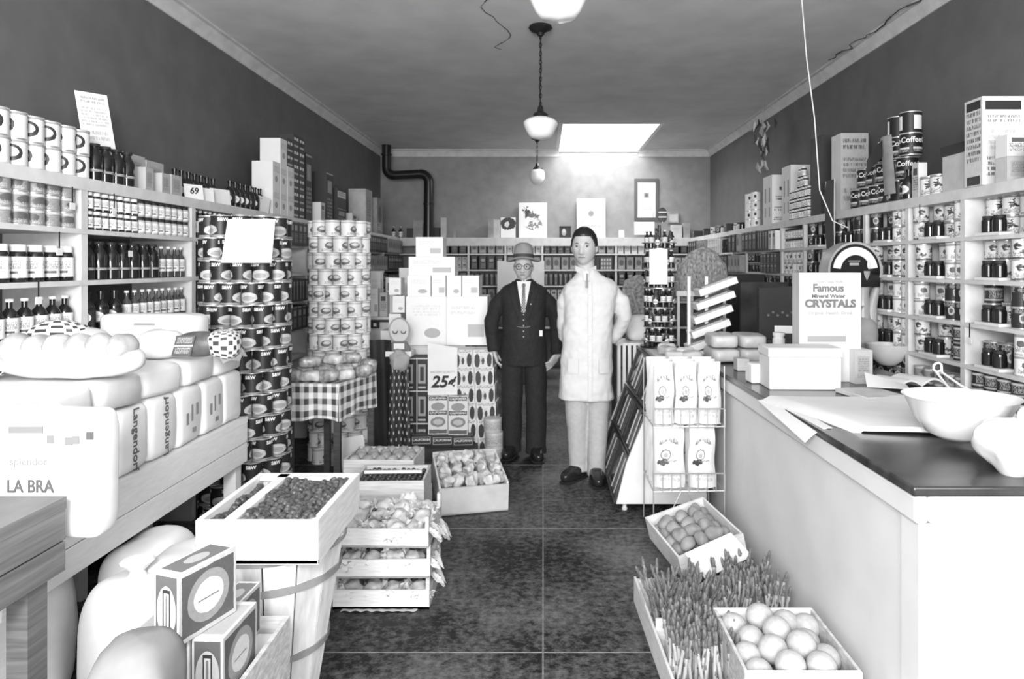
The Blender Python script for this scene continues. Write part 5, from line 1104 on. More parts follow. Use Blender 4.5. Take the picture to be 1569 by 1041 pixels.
for z, ys, ti in ((.624, (3.8, 3.9, 4.0), 'upper'), (.274, (3.8, 3.9, 4.0), 'lower')):
    for r_, y in enumerate(ys):
        xs = (.664, .793, .922) if ti == 'upper' else (.695, .88)
        for c_i, x in enumerate(xs):
            w = .124 if ti == 'upper' else (.18 if c_i == 0 else .15); h_ = .34
            t = thing('paper_bag', f"round-emblem white bag, {ti} tier, {['front','middle','back'][r_]} row, {['left','middle','right'][c_i] if len(xs)==3 else ['left','right'][c_i]}", 'bag', (x, y, z), R(random.uniform(-2, 2)), f'white emblem bags on the {ti} rack tier')
            sd = c_i+r_*3+(9 if ti == 'upper' else 0)
            MB().grid(lambda u, v: ((u-.5)*w*(1-.08*v)+.004*sin(v*9+sd), -.032*(1-(2*u-1)**4)*(1-v**2*.85)-.004+.01*noise.noise(Vector((u*4, v*5, sd))), h_*v), 14, 16, th=.002).build('bag_front', bagp, t, sharp=80)
            MB().grid(lambda u, v: (-(u-.5)*w*(1-.08*v)+.004*sin(v*9+sd), .032*(1-(2*u-1)**4)*(1-v**2*.85)+.004, h_*v), 10, 10, th=.002).build('bag_back', white, t, sharp=80)
            MB().box(-w/2*.95, w/2*.95, -.022, .022, 0, .003).build('bag_bottom', white, t)
# loose packets on the case behind
tag(MB().blob((0, 0, .1), (.11, .09, .1), .75, 22, 14, amp=.02, fr=8, seed=3).build('cloth_sack', sk, None, (.75, 5.42, .901)), 'white sack slumped on biscuit case behind coated man', 'sack')
# rotating bottle rack with card
br2 = thing('bottle_rack', 'tall wire tower rack crowded with small bottles', 'rack', (X(1010, 5.0), 5.0, .901))
rh = Z(345, 5.0)-.901
MB().lathe([(.14, 0), (.14, .012)], 24).build('rack_base', black, br2); MB().tube([(0, 0, 0), (0, 0, rh)], .012, 8).build('pole', black, br2)
tz = [.012+k*rh/6.3 for k in range(6)]
for z in tz[1:]: MB().lathe([(.115, z-.006), (.115, z-.001)], 24).build('tray', metal, br2); 
for z in tz: MB().tube([(.125*cos(a*pi/10), .125*sin(a*pi/10), z+.04) for a in range(20)], .003, 5, closed=True).build('hoop', metal, br2)
K['rb'] = bottle('bottle', .02, .13, dglass, L_wlab, white, lab0=.3, lab1=.6); K['rb2'] = bottle('bottle', .02, .125, mglass, L_olab, blackm)
for q, z in enumerate(tz):
    for i in range(11):
        a = 2*pi*i/11+q; put(K['rb' if (i+q) % 3 else 'rb2'], (br2.location.x+.092*cos(a), 5.0+.092*sin(a), .901+z+.001), a, f"small bottle on wire tower rack, {ORD[q]} tier from bottom, place {ORD[i]} clockwise", 'bottle', 'small bottles in the wire tower rack')
card('sign_card', 'blank white card hung on front of the bottle rack', X(1023, 4.85)-X(995, 4.85), Z(382, 4.85)-Z(436, 4.85), (X(1009, 4.85), 4.855, Z(436, 4.85)), 0, white)
t = thing('oval_tag', 'dark oval tag with pale bars atop the bottle rack', 'sign', (X(1015, 5.0), 5.0, Z(342, 5)), 0)
MB().blob((0, 0, .058), (.036, .005, .055), 1, 24, 14).build('tag_disc', dk, t)
for z in (.04, .075): MB().box(-.03, .03, -.007, -.005, z, z+.008).build('bar', white, t)
MB().tube([(0, 0, -.0), (0, 0, .01)], .004, 6).build('stem', tin, t)
# straw brooms / woven hampers
strw = mat('woven_straw', .38, .8, .14, 40, .5, v2=.09, stretch=(1, 6, 1))
def fanm(t, w, h, n, name, m):
    MB().grid(lambda u, v: (w*(u-.5)*(1-.1*v), -.03*sin(pi*u)*(1)-.004*sin(u*60), h*v*(.62+.38*sin(pi*u))), 40, 8, th=.012).build(name, m, t)
t = thing('straw_hamper', 'arched woven straw hamper behind the tilted trays', 'basket', (X(1075, 5.35), 5.35, .0), 0)
fanm(t, .42, .33, 40, 'woven_front', strw); t.location.z = Z(446, 5.35)
MB().tube([(-.2, 0, 0), (-.17, -.01, .2), (-.08, -.02, .3), (.0, -.03, .335), (.09, -.02, .3), (.17, -.01, .2), (.2, 0, 0)], .015, 8).build('rim', strw, t)
MB().box(-.2, .2, -.02, .02, -.04, 0).build('shelf_strip', paint, t)
MB().box(-.19, -.17, 0, .02, -(Z(446, 5.35)), -.04).build('leg', paint, t); MB().box(.17, .19, 0, .02, -(Z(446, 5.35)), -.04).build('leg', paint, t)
t = thing('straw_hamper', 'narrow leaning straw mat left of the bottle rack', 'basket', (X(972, 5.56), 5.565, .901), 0)
MB().prism([(-.07, .0), (.08, .0), (.08, .5), (.02, .52), (-.08, .47), (-.1, .38)], 0, .02).build('mat_face', strw, t); MB().tube([(-.02, -.006, .38), (.06, -.006, .12)], .012, 6).build('strap', grey, t)
# tiered rack of tilted trays
tr = thing('tray_rack', 'small white rack with five tilted trays', 'rack', (X(1072, 4.75), 4.75, .0), 0)
tr.location = (1.09, 4.7, ZT)
for x in (-.09, .03): MB().box(x-.01, x+.01, -.01, .01, 0, .52).build('post', paint, tr)
MB().box(-.12, .1, -.1, .1, 0, .02).build('rack_base', paint, tr)
for k in range(5):
    z = .05+k*.095; x = .03+k*.016
    a = MB().box(-.13, .14, -.09, .09, 0, .045).build('tilted_tray', white, tr, (x, 0, z), (0, R(-20), 0)); 
    MB().box(-.1, .1, -.07, .07, .045, .055).build('tray_goods', grey, a)
t = thing('slatted_crate', 'tall white slatted crate beyond biscuit case by coated man', 'crate', (0, 0, 0))
for k in range(9): MB().box(.57+.04*k, .595+.04*k, 5.25, 5.262, .0, .9).build('slat', paint, t)
MB().box(.56, .94, 5.263, 5.6, 0, .02).build('crate_floor', paint, t); MB().box(.56, .94, 5.263, 5.6, .88, .9).build('lid', paint, t); MB().box(.56, .575, 5.263, 5.6, .02, .88).build('side_panel', mat('slat_gap', .12, .7), t)
for k, (x, y) in enumerate(((.82, 4.3), (.92, 4.45), (.83, 4.55), (.93, 4.28), (.86, 4.75))):
    tag(MB().blob((0, 0, .03), (.06, .05, .03), .5, 18, 12, amp=.012, fr=18, seed=k+90).build('wrapped_packet', [greyl, white, mat('parcel_wrap', .5)][k % 3], None, (x, y, .901), k), f"small wrapped packet on biscuit case top, {ORD[k]} one behind the bags", 'packet', 'packets on the biscuit case')

# ================================================================ THE TWO MEN
skin = mat('skin', .46, .55, .02, 12); skin2 = mat('skin_tanned', .47, .55, .02, 12)
def gs(x, m, s_): return math.exp(-((x-m)/s_)**2/2)
def head_fn(p, k=1.0):
    x = p.x*.076; y = p.y*.094; z = p.z*.118; t = max(0, -p.z)
    x *= 1-.23*t**1.8
    if p.z > 0: x *= 1+.15*p.z**2; y *= 1+.1*p.z**2
    if p.y > 0: y *= 1-.4*t
    else: y *= 1-.03*t+.0*t
    w = max(0, -p.y)**.6 if p.y < 0 else 0
    if w:
        d = .010*(gs(x, -.031, .013)+gs(x, .031, .013))*gs(z, .004, .009)
        d -= .006*gs(z, .022, .006)*gs(abs(x), .026, .02)
        nz = min(1, max(0, (.012-z)/.045))
        if z > -.043: d -= (.003+.021*nz)*gs(x, 0, .007+.005*nz)*(1 if z < .012 else gs(z, .012, .01))
        else: d -= .024*gs(z, -.043, .004)*gs(x, 0, .012)
        d -= .006*gs(x, 0, .02)*(gs(z, -.059, .004)+gs(z, -.069, .0045))
        d += .004*gs(x, 0, .022)*gs(z, -.064, .0022)
        d -= .006*gs(x, 0, .02)*gs(z, -.097, .011)
        d -= .004*gs(abs(x), .042, .014)*gs(z, -.022, .014)
        y += d*w
    return Vector((x, y, z))
def add_head(mb, c, s_, yaw):
    old = mb.M; mb.M = Matrix.Translation(c) @ Matrix.Rotation(yaw, 4, 'Z') @ Matrix.Scale(s_, 4)
    mb.blob((0, 0, 0), (1, 1, 1), 1, 72, 56, fn=head_fn)
    for sx in (-1, 1): mb.blob((sx*.078, .012, -.004), (.009, .018, .031), 1, 12, 10)
    mb.M = old
def add_hand(mb, M, side=1, curl=.5):
    """wrist at the origin, fingers along -z, palm facing +y, thumb on the side*x side"""
    old = mb.M; mb.M = M
    mb.blob((0, 0, -.045), (.041, .0155, .052), .75, 18, 12)
    mb.tube([(0, 0, .05), (0, 0, 0), (0, 0, -.03)], [.028, .026, .026], 12, flat=.75)
    for i, (x, L_) in enumerate(((.03, .07), (.0105, .08), (-.0095, .075), (-.0285, .058))):
        x *= side; a = curl*(.25+.12*i); pts = [(x*.9, 0, -.07)]; ang = a*.6; y, z = 0, -.085; pts.append((x, 0, z))
        for q, f in enumerate((.45, .32, .23)):
            ang += a*(.7 if q else .5); y += sin(ang)*L_*f; z -= cos(ang)*L_*f; pts.append((x*(1+.03*q), y, z))
        mb.tube(pts, [.0095, .0092, .0085, .0078, .006], 10)
    mb.tube([(.028*side, .004, -.02), (.048*side, .012, -.042), (.056*side, .02, -.066), (.055*side, .026, -.088)], [.013, .0115, .0098, .007], 10)
    mb.M = old
def rings(mb, rs, n=40, e=.85):
    """closed body loft: (z, cx, cy, rx, ry)"""
    vs = []; fs = []
    sp = lambda a: math.copysign(abs(a)**e, a)
    for (z, cx, cy, rx, ry) in rs:
        for i in range(n): a = 2*pi*i/n; vs.append((cx+rx*sp(cos(a)), cy+ry*sp(sin(a)), z))
    for j in range(len(rs)-1):
        for i in range(n): k = (i+1) % n; fs.append((j*n+i, j*n+k, (j+1)*n+k, (j+1)*n+i))
    fs.append(tuple(range(n-1, -1, -1))); o = (len(rs)-1)*n; fs.append(tuple(range(o, o+n)))
    return mb.add(vs, fs)
ftex = bpy.data.textures.new('folds', 'CLOUDS'); ftex.noise_scale = .14; ftex.noise_depth = 2
def remesh(o, vox, sm=4, fold=0, fs=None):
    m = o.modifiers.new('remesh', 'REMESH'); m.mode = 'VOXEL'; m.voxel_size = vox; m.use_smooth_shade = True
    s_ = o.modifiers.new('smooth', 'SMOOTH'); s_.factor = .5; s_.iterations = sm
    if fold:
        d = o.modifiers.new('folds', 'DISPLACE'); d.texture = ftex; d.strength = fold; d.mid_level = .5; d.texture_coords = 'LOCAL'
    return o
def smooth_rings(rs, k=3):
    out = []
    for a, b_ in zip(rs, rs[1:]):
        for i in range(k): t = i/k; out.append(tuple(a[q]+(b_[q]-a[q])*t for q in range(5)))
    return out+[rs[-1]]
def surf_y(rs, x, z, e=.85):
    rs = sorted(rs)
    for a, b_ in zip(rs, rs[1:]):
        if a[0] <= z <= b_[0]:
            t = (z-a[0])/(b_[0]-a[0]); cx, cy, rx, ry = [a[q]+(b_[q]-a[q])*t for q in (1, 2, 3, 4)]; break
    else:
        a = rs[0] if z < rs[0][0] else rs[-1]; cx, cy, rx, ry = a[1:]
    u = min(.98, abs(x-cx)/rx); return cy-ry*(1-u**(2/e))**(e/2)
def panel(rs, left, right, z0, z1, off, m, name, par, n=10, nz=14, th=.004):
    def f(u, v):
        z = z0+(z1-z0)*v; x = left(v)+(right(v)-left(v))*u
        return (x, surf_y(rs, x, z)-off, z)
    return MB().grid(f, n, nz, th=th).build(name, m, par, sharp=80)
def shoe(loc, rz, par, L_=.29):
    def fn(p): return Vector((p.x*(1-.25*max(0, p.y)-.05*abs(p.y)), p.y, p.z if p.z < 0 else p.z*(1 if p.y > .1 else .55+.45*(1+min(0, p.y-.1)/1.1))))
    o = MB().blob((0, 0, .05), (.05, L_/2, .055), .75, 24, 16, fn=fn).build('shoe', mat('polished_shoe', .02, .2), par, loc, rz, sharp=60)
    MB().blob((0, 0, .008), (.053, L_/2+.004, .008), .6, 24, 6, fn=lambda p: Vector((p.x*(1-.25*max(0, p.y)), p.y, p.z))).build('sole', blackm, o)
    MB().tube([(-.02, -.03, .098), (.02, -.03, .098)], .004, 6).build('shoelace', blackm, o)
    return o
def face_parts(c, s_, yaw, par, brow=.05, lip=.2):
    M = Matrix.Translation(c) @ Matrix.Rotation(yaw, 4, 'Z') @ Matrix.Scale(s_, 4)
    for sx in (-1, 1):
        mb = MB(); mb.M = M; mb.blob((sx*.031, -.0705, .003), (.0125, .0105, .0052), 1, 14, 10, 0); mb.blob((sx*.031, -.0795, .003), (.006, .003, .005), 1, 12, 8, 1)
        mb.build('eye', [mat('eye_white', .38, .4), mat('iris', .01, .2)], par)
        mb = MB(); mb.M = M; mb.tube([(sx*.012, -.0905, .019), (sx*.028, -.089, .0245), (sx*.045, -.077, .02)], [.0036, .0046, .0026], 8, flat=.6); mb.build('eyebrow', mat('brow', .02, .8), par)
        mb = MB(); mb.M = M; mb.tube([(sx*.018, -.0795, .008), (sx*.031, -.0835, .0115), (sx*.044, -.0755, .007)], [.0014, .002, .0014], 6); mb.build('eyelid', mat('lid', .08, .7), par)
    mb = MB(); mb.M = M; mb.tube([(-.022, -.0835, -.064), (-.009, -.0925, -.0625), (0, -.094, -.064), (.009, -.0925, -.0625), (.022, -.0835, -.064)], [.0015, .004, .0042, .004, .0015], 8, flat=.8); mb.build('lips', mat('lips', .16, .5), par)
# ---------------- man in the dark suit
suit = mat('dark_wool', .013, .85, .004, 60, .2); vestm = mat('vest_wool', .018, .85, .004, 70, .2); shirt = mat('shirt_cotton', .72, .8)
m1 = thing('person', 'man in dark three-piece suit, felt hat and round glasses standing', 'person', (X(803, 5.36), 5.36, 0))
hc, hs, hy = Vector((-.005, -.01, 1.482)), .94, R(-3)
T1 = smooth_rings([(.72, 0, .0, .165, .12), (.85, 0, 0, .172, .128), (1.0, 0, 0, .165, .125), (1.15, 0, 0, .172, .122), (1.25, 0, .005, .185, .115), (1.305, 0, .01, .185, .1), (1.338, 0, .015, .15, .08), (1.36, 0, .015, .1, .068), (1.39, 0, .015, .06, .056)])
mb = MB(); add_head(mb, hc, hs, hy)
mb.tube([(0, .02, 1.28), (0, .012, 1.36), (0, .004, 1.43)], [.065, .056, .054], 20)
rings(mb, [(z, a, b_, c*.85, d*.85) for z, a, b_, c, d in T1])
for s_ in (-1, 1): mb.tube([(s_*.085, 0, .86), (s_*.095, .0, .5), (s_*.095, .01, .08)], [.085, .06, .042], 16)
ral = [(.13, .01, 1.285), (.225, .015, 1.17), (.255, .02, 1.04), (.262, -.0, .92), (.262, -.015, .8)]
lal = [(-.13, .01, 1.285), (-.22, .02, 1.18), (-.255, .035, 1.06), (-.255, .04, .95), (-.235, .02, .82)]
for l_ in (ral, lal): mb.tube(l_, [.036, .038, .036, .033, .028], 14)
Hd = Vector((-.42, -.12, -.9)).normalized()
def hand_M(w, d, palm):
    z = -Vector(d).normalized(); y = Vector(palm); y = (y-z*y.dot(z)).normalized(); x = y.cross(z); M = Matrix((x, y, z)).transposed().to_4x4(); M.translation = Vector(w); return M
add_hand(mb, hand_M((.262, -.015, .795), (-.62, -.2, -.75), (-.5, .6, .3)), 1, .9)
add_hand(mb, hand_M((-.235, .02, .82), (.3, -.1, -.95), (1, 0, 0)), -1, .8)
remesh(mb.build('body', skin, m1, sharp=180), .0042, 3)
face_parts(hc, hs, hy, m1)
J = MB(); rings(J, T1)
for l_ in (ral, lal):
    J.tube(l_, [.05, .06, .058, .055, .05], 20)
remesh(J.build('suit_jacket', suit, m1), .0075, 5, .024)
Tq = [(z, a, b_-.002, c, d) for z, a, b_, c, d in T1]
panel(Tq, lambda v: -.004-.05*v**.8, lambda v: .004+.05*v**.8, 1.135, 1.372, .012, shirt, 'shirt_front', m1)
panel(Tq, lambda v: -.03*(1-v)**.5*.6-.028, lambda v: .03*(1-v)**.5*.6+.028, .93, 1.15, .010, vestm, 'waistcoat', m1)
tie = printed('patterned_tie', .05, [('E', .25, .25, .16, .2, .55), ('E', .75, .75, .16, .2, .55)], rep=2, repv=9)
panel(Tq, lambda v: -.018+.008*v, lambda v: .018-.008*v, 1.14, 1.33, .018, tie, 'tie', m1, 4, 10); MB().blob((0, surf_y(Tq, 0, 1.345)-.018, 1.34), (.016, .01, .017), .8, 12, 10).build('tie_knot', tie, m1)
for s_ in (-1, 1):
    panel(Tq, lambda v, s_=s_: s_*(.022+.052*v**.9), lambda v, s_=s_: s_*(.03+.085*min(1, v*1.25)**.9-.045*max(0, v-.8)*5*.5), 1.07, 1.37, .016, suit, 'lapel', m1, 5, 14)
    MB().grid(lambda u, v, s_=s_: (s_*(.006+.042*u), -.045-.004+.03*u, 1.385+.01*u-.035*(1-v)*(1-.3*u)), 5, 3, th=.003).build('shirt_collar', shirt, m1)
for k in range(5): z = 1.12-k*.042; MB().blob((0, surf_y(Tq, 0, z)-.018, z), (.006, .004, .006), 1, 10, 8).build('button', tin, m1)
z = 1.03; MB().tube([(x*.01, surf_y(Tq, x*.01, z)-.016, z-.006*(1-(x/5)**2)) for x in range(-5, 6)], .0018, 5).build('watch_chain', tin, m1)
MB().box(.12, .145, surf_y(Tq, .13, .97)-.035, surf_y(Tq, .13, .97)-.03, .955, 1.0).build('pocket_card', white, m1)
MB().blob((.055, surf_y(Tq, .055, 1.2)-.022, 1.2), (.006, .004, .006), 1, 8, 6).build('lapel_pin', tin, m1)
Tm = MB()
Tm.tube([(-.075, .0, .93), (-.085, .0, .75), (-.095, .0, .48), (-.1, .035, .1), (-.1, .035, .035)], [.1, .095, .083, .078, .082], 20)
Tm.tube([(.075, .0, .93), (.085, .0, .75), (.095, -.01, .48), (.095, -.02, .1), (.095, -.02, .035)], [.1, .095, .083, .078, .082], 20)
remesh(Tm.build('trousers', suit, m1), .0075, 4, .014)
shoe((-.11, -.015, 0), R(-14), m1); shoe((.1, -.075, 0), R(8), m1)
felt = mat('grey_felt', .27, .9, .03, 30); band = mat('hat_band', .05, .7)
hat = MB().lathe([(.001, .0), (.08, 0), (.105, -.003), (.13, .0), (.142, .01), (.144, .014), (.13, .006), (.1, .005), (.086, .008), (.085, .04), (.078, .085), (.064, .114), (.04, .126), (.001, .116)], 40, sx=.93, sy=1.1, wave=lambda a, z: 1+.0*z).build('felt_hat', felt, m1, (hc.x, hc.y+.005, hc.z+.062), (R(-4), 0, 0), sharp=70)
for v_ in hat.data.vertices:
    q_ = math.hypot(v_.co.x, v_.co.y)
    if q_ > .088: v_.co.z -= .026*(abs(v_.co.x)/.13)**2*min(1, (q_-.088)/.04)+.006*(v_.co.y < 0)*min(1, (q_-.088)/.04)
    if v_.co.z > .07: v_.co.x *= 1-.25*max(0, -v_.co.y/.09)*(v_.co.z-.07)/.05
MB().lathe([(.0855, .009), (.088, .012), (.087, .036), (.084, .038)], 40, sx=.94, sy=1.11).build('hat_band', band, hat)
gz = hc.z+.004; gf = MB()
for s_ in (-1, 1):
    gf.tube([(hc.x+s_*.031+.0225*cos(a*pi/10), hc.y-.092, gz+.0215*sin(a*pi/10)) for a in range(20)], .0024, 6, closed=True)
    gf.tube([(hc.x+s_*.053, hc.y-.09, gz+.004), (hc.x+s_*.073, hc.y-.06, gz+.004), (hc.x+s_*.076, hc.y+.01, gz+.002)], .002, 6)
gf.tube([(hc.x-.009, hc.y-.094, gz+.003), (hc.x, hc.y-.098, gz+.006), (hc.x+.009, hc.y-.094, gz+.003)], .0024, 6)
gf.build('round_glasses', black, m1)
# ---------------- man in the white coat
m2 = thing('person', 'dark-haired man in long white shop coat and pale trousers', 'person', (X(900, 4.8), 4.8, 0))
hc, hs, hy = Vector((-.022, -.01, 1.622)), 1.11, R(-14)
T2 = smooth_rings([(.565, -.01, .0, .19, .15), (.8, -.008, 0, .18, .14), (1.0, 0, 0, .172, .13), (1.15, .01, 0, .175, .13), (1.3, .022, .0, .192, .125), (1.355, .025, .005, .185, .108), (1.395, .02, .01, .15, .09), (1.43, .005, .01, .095, .075), (1.475, .0, .012, .06, .06)])
mb = MB(); add_head(mb, hc, hs, hy)
mb.tube([(.01, .03, 1.38), (-.005, .02, 1.46), (-.02, .01, 1.56)], [.07, .062, .06], 20)
rings(mb, [(z, a, b_, c*.85, d*.85) for z, a, b_, c, d in T2 if z > .8])
for s_ in (-1, 1): mb.tube([(s_*.08, 0, .9), (s_*.075, .0, .5), (s_*.062, .01, .08)], [.085, .06, .042], 16)
ra = [(.14, .01, 1.35), (.235, .03, 1.25), (.262, .06, 1.13), (.24, .11, 1.05), (.17, .145, .96)]
la = [(-.1, .01, 1.35), (-.148, .02, 1.24), (-.155, .045, 1.1), (-.15, .08, 1.0), (-.1, .15, .93)]
for l_ in (ra, la): mb.tube(l_, [.036, .038, .036, .033, .028], 14)
add_hand(mb, hand_M((.165, .148, .955), (-.9, .1, -.35), (0, 1, 0)), 1, .6); add_hand(mb, hand_M((-.1, .16, .93), (.95, .1, -.25), (0, 1, 0)), -1, .6)
remesh(mb.build('body', skin2, m2, sharp=180), .0042, 3)
face_parts(hc, hs, hy, m2)
def hair_fn(p):
    q = head_fn(p); line = .064 if p.y < -.6 else (.064-.075*(p.y+.6)/.4 if p.y < -.2 else -.011-.05*min(1, max(0, p.y)))
    if abs(p.x) > .7 and p.y < .25: line = max(line, .006)
    k = 1.12 if q.z > line else .9
    return Vector((q.x*k, q.y*k, q.z*k))
mb = MB(); mb.M = Matrix.Translation(hc) @ Matrix.Rotation(hy, 4, 'Z') @ Matrix.Scale(hs, 4); mb.blob((0, .002, 0), (1, 1, 1), 1, 64, 56, fn=hair_fn, amp=.003, fr=60)
mb.build('hair', mat('black_hair', .012, .45), m2, sharp=80)
coat = mat('white_coat_cotton', .6, .85, .02, 30, .1)
J = MB(); rings(J, T2)
for l_ in (ra, la): J.tube(l_, [.055, .062, .06, .056, .05], 20)
remesh(J.build('shop_coat', coat, m2), .0075, 5, .034)
Tq = [(z, a, b_-.004, c, d) for z, a, b_, c, d in T2]
panel(Tq, lambda v: -.004, lambda v: .022, .575, 1.38, .008, coat, 'coat_placket', m2, 4, 24)
panel(Tq, lambda v: -.03-.0*v, lambda v: .0+.004, 1.39, 1.455, .012, shirt, 'shirt_front', m2, 4, 5)
panel(Tq, lambda v: -.02+.006*v, lambda v: -.002+.002*v, 1.345, 1.44, .018, mat('grey_tie', .25, .7), 'tie', m2, 3, 8)
for s_ in (-1, 1):
    MB().grid(lambda u, v, s_=s_: (-.012+s_*(.01+.062*u), -.062-.012*(1-v)+.055*u, 1.468+.026*u-.055*(1-v)*(1-.35*u)), 6, 4, th=.004).build('coat_collar', coat, m2)
    MB().grid(lambda u, v, s_=s_: (.0+s_*.105+.07*(u-.5), surf_y(Tq, .0+s_*.105+.07*(u-.5), .86-.1*v)-.012, .86-.1*v), 4, 4, th=.003).build('coat_pocket', coat, m2)
for k in range(5): z = 1.3-k*.14; MB().blob((.008, surf_y(Tq, .008, z)-.012, z), (.007, .004, .007), 1, 10, 8).build('button', paint, m2)
Tm = MB(); tr_ = mat('pale_trousers', .42, .85, .03, 40, .1)
Tm.tube([(-.075, .0, .88), (-.078, .0, .7), (-.072, .0, .45), (-.064, .02, .12), (-.064, .02, .05)], [.1, .09, .078, .062, .064], 20)
Tm.tube([(.075, .0, .88), (.078, -.01, .7), (.074, -.01, .45), (.062, -.03, .12), (.062, -.03, .035)], [.1, .088, .076, .062, .064], 20)
remesh(Tm.build('trousers', tr_, m2), .007, 4, .012)
shoe((-.09, -.02, 0), R(-38), m2); shoe((.058, -.1, 0), R(2), m2)

# ================================================================ FRONT RIGHT PRODUCE
t = thing('vegetable_crate', 'tilted crate of potatoes beside the counter front', 'crate', (.775, 3.46, .075), (R(4), R(-15), R(11)))
wq, dq, hq = .34, .44, .12
MB().box(-wq/2, wq/2, -dq/2, dq/2, 0, .01).build('crate_floor', woodw, t)
for y in (-dq/2, dq/2-.012): MB().box(-wq/2, wq/2, y, y+.012, .01, hq).build('end_board', woodw, t)
for x in (-wq/2, wq/2-.01): MB().box(x, x+.01, -dq/2+.012, dq/2-.012, .01, hq).build('side_board', woodw, t)
Mx = Matrix.Translation(t.location) @ t.rotation_euler.to_matrix().to_4x4()
potm = mat('potato_skin', .28, .7, .09, 12, .2)
PO = [MB().blob((0, 0, 0), (.036, .046, .032), 1, 16, 12, amp=.014, fr=20, seed=k).build('potato', potm) for k in range(3)]
n = 0
for lv in range(2):
    for j in range(5-lv):
        for i in range(4-lv):
            p = Mx @ Vector((-.115+i*.076+lv*.035+random.uniform(-.008, .008), -.16+j*.08+lv*.04+random.uniform(-.008, .008), .065+lv*.045))
            put(PO[n % 3], p, (random.uniform(-.5, .5), random.uniform(-.5, .5), random.uniform(0, 6)), f"potato in crate by counter, {['lower','upper'][lv]} layer, {ORD[j]} row, {ORD[i]} from left", 'potato', 'potatoes in the crate'); n += 1
cdm = thing('sign_card', 'blank white card lying between potatoes and asparagus', 'card', (.775, 3.03, .215), (R(22), R(-14), R(20)))
MB().box(-.125, .125, -.075, .075, 0, .004).build('card', white, cdm)
# asparagus boxes
asp = mat('asparagus_stalk', .42, .5, .08, 30); tipm = mat('asparagus_tip', .13, .6, .05, 60, .3); aspd = mat('asparagus_stalk_dark', .26, .5, .06, 30)
def spear(name, mats, L_, r_, seed):
    mb = MB(); rnd = random.Random(seed); b1, b2 = rnd.uniform(-.012, .012), rnd.uniform(-.012, .012)
    pts = lambda f: (b1*f*f, b2*f*f, L_*f)
    mb.tube([pts(f) for f in (0, .25, .55, .82)], [r_, r_, r_*.95, r_*.88], 8, 0)
    mb.tube([pts(f) for f in (.82, .87, .93, .975, 1.0)], [r_*.9, r_*1.12, r_*1.05, r_*.75, r_*.25], 8, 1)
    for k in range(6):
        f = .4+.095*k; a = k*2.4; p = Vector(pts(f)); d = Vector((cos(a), sin(a), 0)); mb.tube([p+d*r_*.6, p+d*r_*1.25+Vector((0, 0, .008)), p+d*r_*.7+Vector((0, 0, .02))], [.002, .003, .0008], 5, mi=1)
    return mb.build(name, mats)
SPD = [spear('asparagus_spear', [aspd, tipm], .21, .0062, k) for k in range(3)]; SPL = [spear('asparagus_spear', [asp, tipm], .24, .0068, k+5) for k in range(3)]
def bunch(x0, x1, y0, y1, z0, nx, ny, lean, protos, where, rz=0):
    q = 0
    for j in range(ny):
        for i in range(nx):
            x = x0+(x1-x0)*(i+.5)/nx+random.uniform(-.006, .006); y = y0+(y1-y0)*(j+.5)/ny+random.uniform(-.006, .006)
            put(protos[q % 3], (x, y, z0+random.uniform(-.012, .01)+.0*j), (lean[0]+random.uniform(-.1, .1), lean[1]+random.uniform(-.1, .1), random.uniform(0, 6)), f"asparagus spear, {where}, {ORD[j]} row from front, {ORD[i]} from left", 'asparagus', f'asparagus in the {where}'); q += 1
t = thing('vegetable_crate', 'long open asparagus crate standing on the aisle side', 'crate', (.56, 2.62, 0), R(2))
MB().box(-.14, .14, -.44, .44, 0, .012).build('crate_floor', woodw, t)
for x in (-.14, .13): MB().box(x, x+.01, -.44, .44, .012, .11).build('side_board', woodw, t)
for y in (-.44, -.005, .43): MB().box(-.13, .13, y, y+.01, .012, .15 if y < .4 else .1).build('end_board', woodw, t)
bunch(.46, .68, 2.66, 2.96, .014, 13, 8, (R(-14), R(-16)), SPD, 'far half of aisle crate')
bunch(.44, .66, 2.3, 2.58, .014, 12, 8, (R(-4), R(-5)), SPL, 'near half of aisle crate')
t = thing('vegetable_crate', 'second asparagus crate wedged between aisle crate and counter', 'crate', (.85, 2.82, .0), 0)
MB().box(-.13, .12, -.2, .2, 0, .012).build('crate_floor', woodw, t)
for x in (-.13, .11): MB().box(x, x+.01, -.2, .2, .012, .13).build('side_board', woodw, t)
for y in (-.2, .19): MB().box(-.12, .11, y, y+.01, .012, .13).build('end_board', woodw, t)
bunch(.74, .95, 2.66, 2.98, .014, 11, 8, (R(-8), R(3)), SPL, 'counter-side crate')
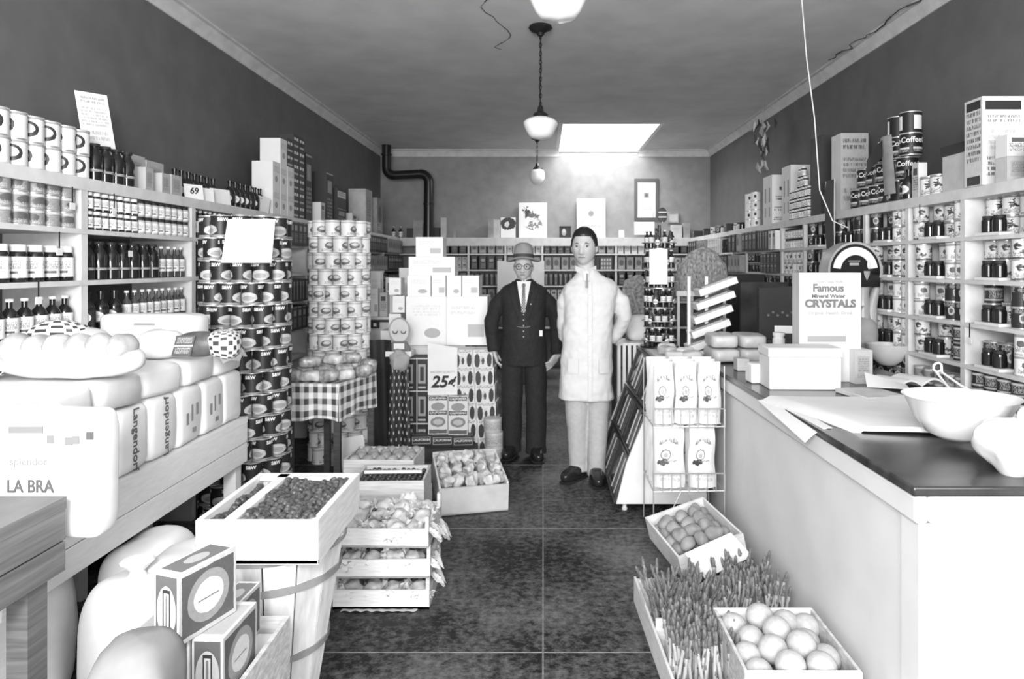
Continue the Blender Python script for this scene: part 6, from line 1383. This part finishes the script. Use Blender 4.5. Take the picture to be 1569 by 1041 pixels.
wl = thing('paper_label', 'white paper wrapped round the far asparagus at aisle side', 'paper', (.415, 2.85, .0), R(2))
MB().grid(lambda u, v: (.002*sin(v*6), -.06+.12*u, .0+.125*v), 6, 4, th=.002).build('paper', white, wl)
t = thing('price_board', 'slanting pale board with script lettering before asparagus', 'board', (.56, 2.155, .0), R(2))
MB().box(-.14, .14, 0, .012, 0, .16).build('board', woodw, t); lettering('Choice', .07, (.02, -.002, .1), t, m=grey, bold=.001, shear=.4)
# grapefruit crate
t = thing('fruit_crate', 'white crate of large round citrus at bottom right', 'crate', (.80, 2.30, .0), 0)
wq, dq, hq = .36, .40, .25
MB().box(-wq/2, wq/2, -dq/2, dq/2, 0, .012).build('crate_floor', woodw, t)
for y in (-dq/2, dq/2-.014): MB().box(-wq/2, wq/2, y, y+.014, .012, hq).build('end_board', woodw, t, bevel=.002)
for x in (-wq/2, wq/2-.01): MB().box(x, x+.01, -dq/2+.014, dq/2-.014, .012, hq).build('side_board', wood, t)
MB().box(-.1, -.094, -dq/2, -dq/2+.001, .1, .2)
cit = mat('citrus_peel', .42, .4, .05, 60, .12)
K['cit'] = MB().blob((0, 0, 0), (.048, .048, .045), 1, 24, 16).build('grapefruit', cit)
pat = [(-.118, -.13), (-.02, -.14), (.08, -.135), (-.125, -.035), (-.045, -.05), (.05, -.045), (.128, -.05), (-.09, .045), (.0, .045), (.1, .045), (-.125, .13), (-.03, .135), (.06, .135), (.13, .125)]
for i, (x, y) in enumerate(pat): put(K['cit'], (.8+x, 2.30+y, .205+.012*(i % 3)+(.02 if abs(x) < .08 else 0)), random.uniform(0, 6), f"large pale citrus in the front crate, {['front','second','third','back'][0 if i<3 else 1 if i<7 else 2 if i<10 else 3]} row, {['leftmost','second from left','third from left','rightmost'][[0,1,2,0,1,2,3,0,1,2,0,1,2,3][i]]}", 'citrus fruit', 'citrus in the front crate')

# drop prototypes that were never placed
for nm, o in list(K.items()):
    if o is not None and o.name not in USED: bpy.data.objects.remove(o)
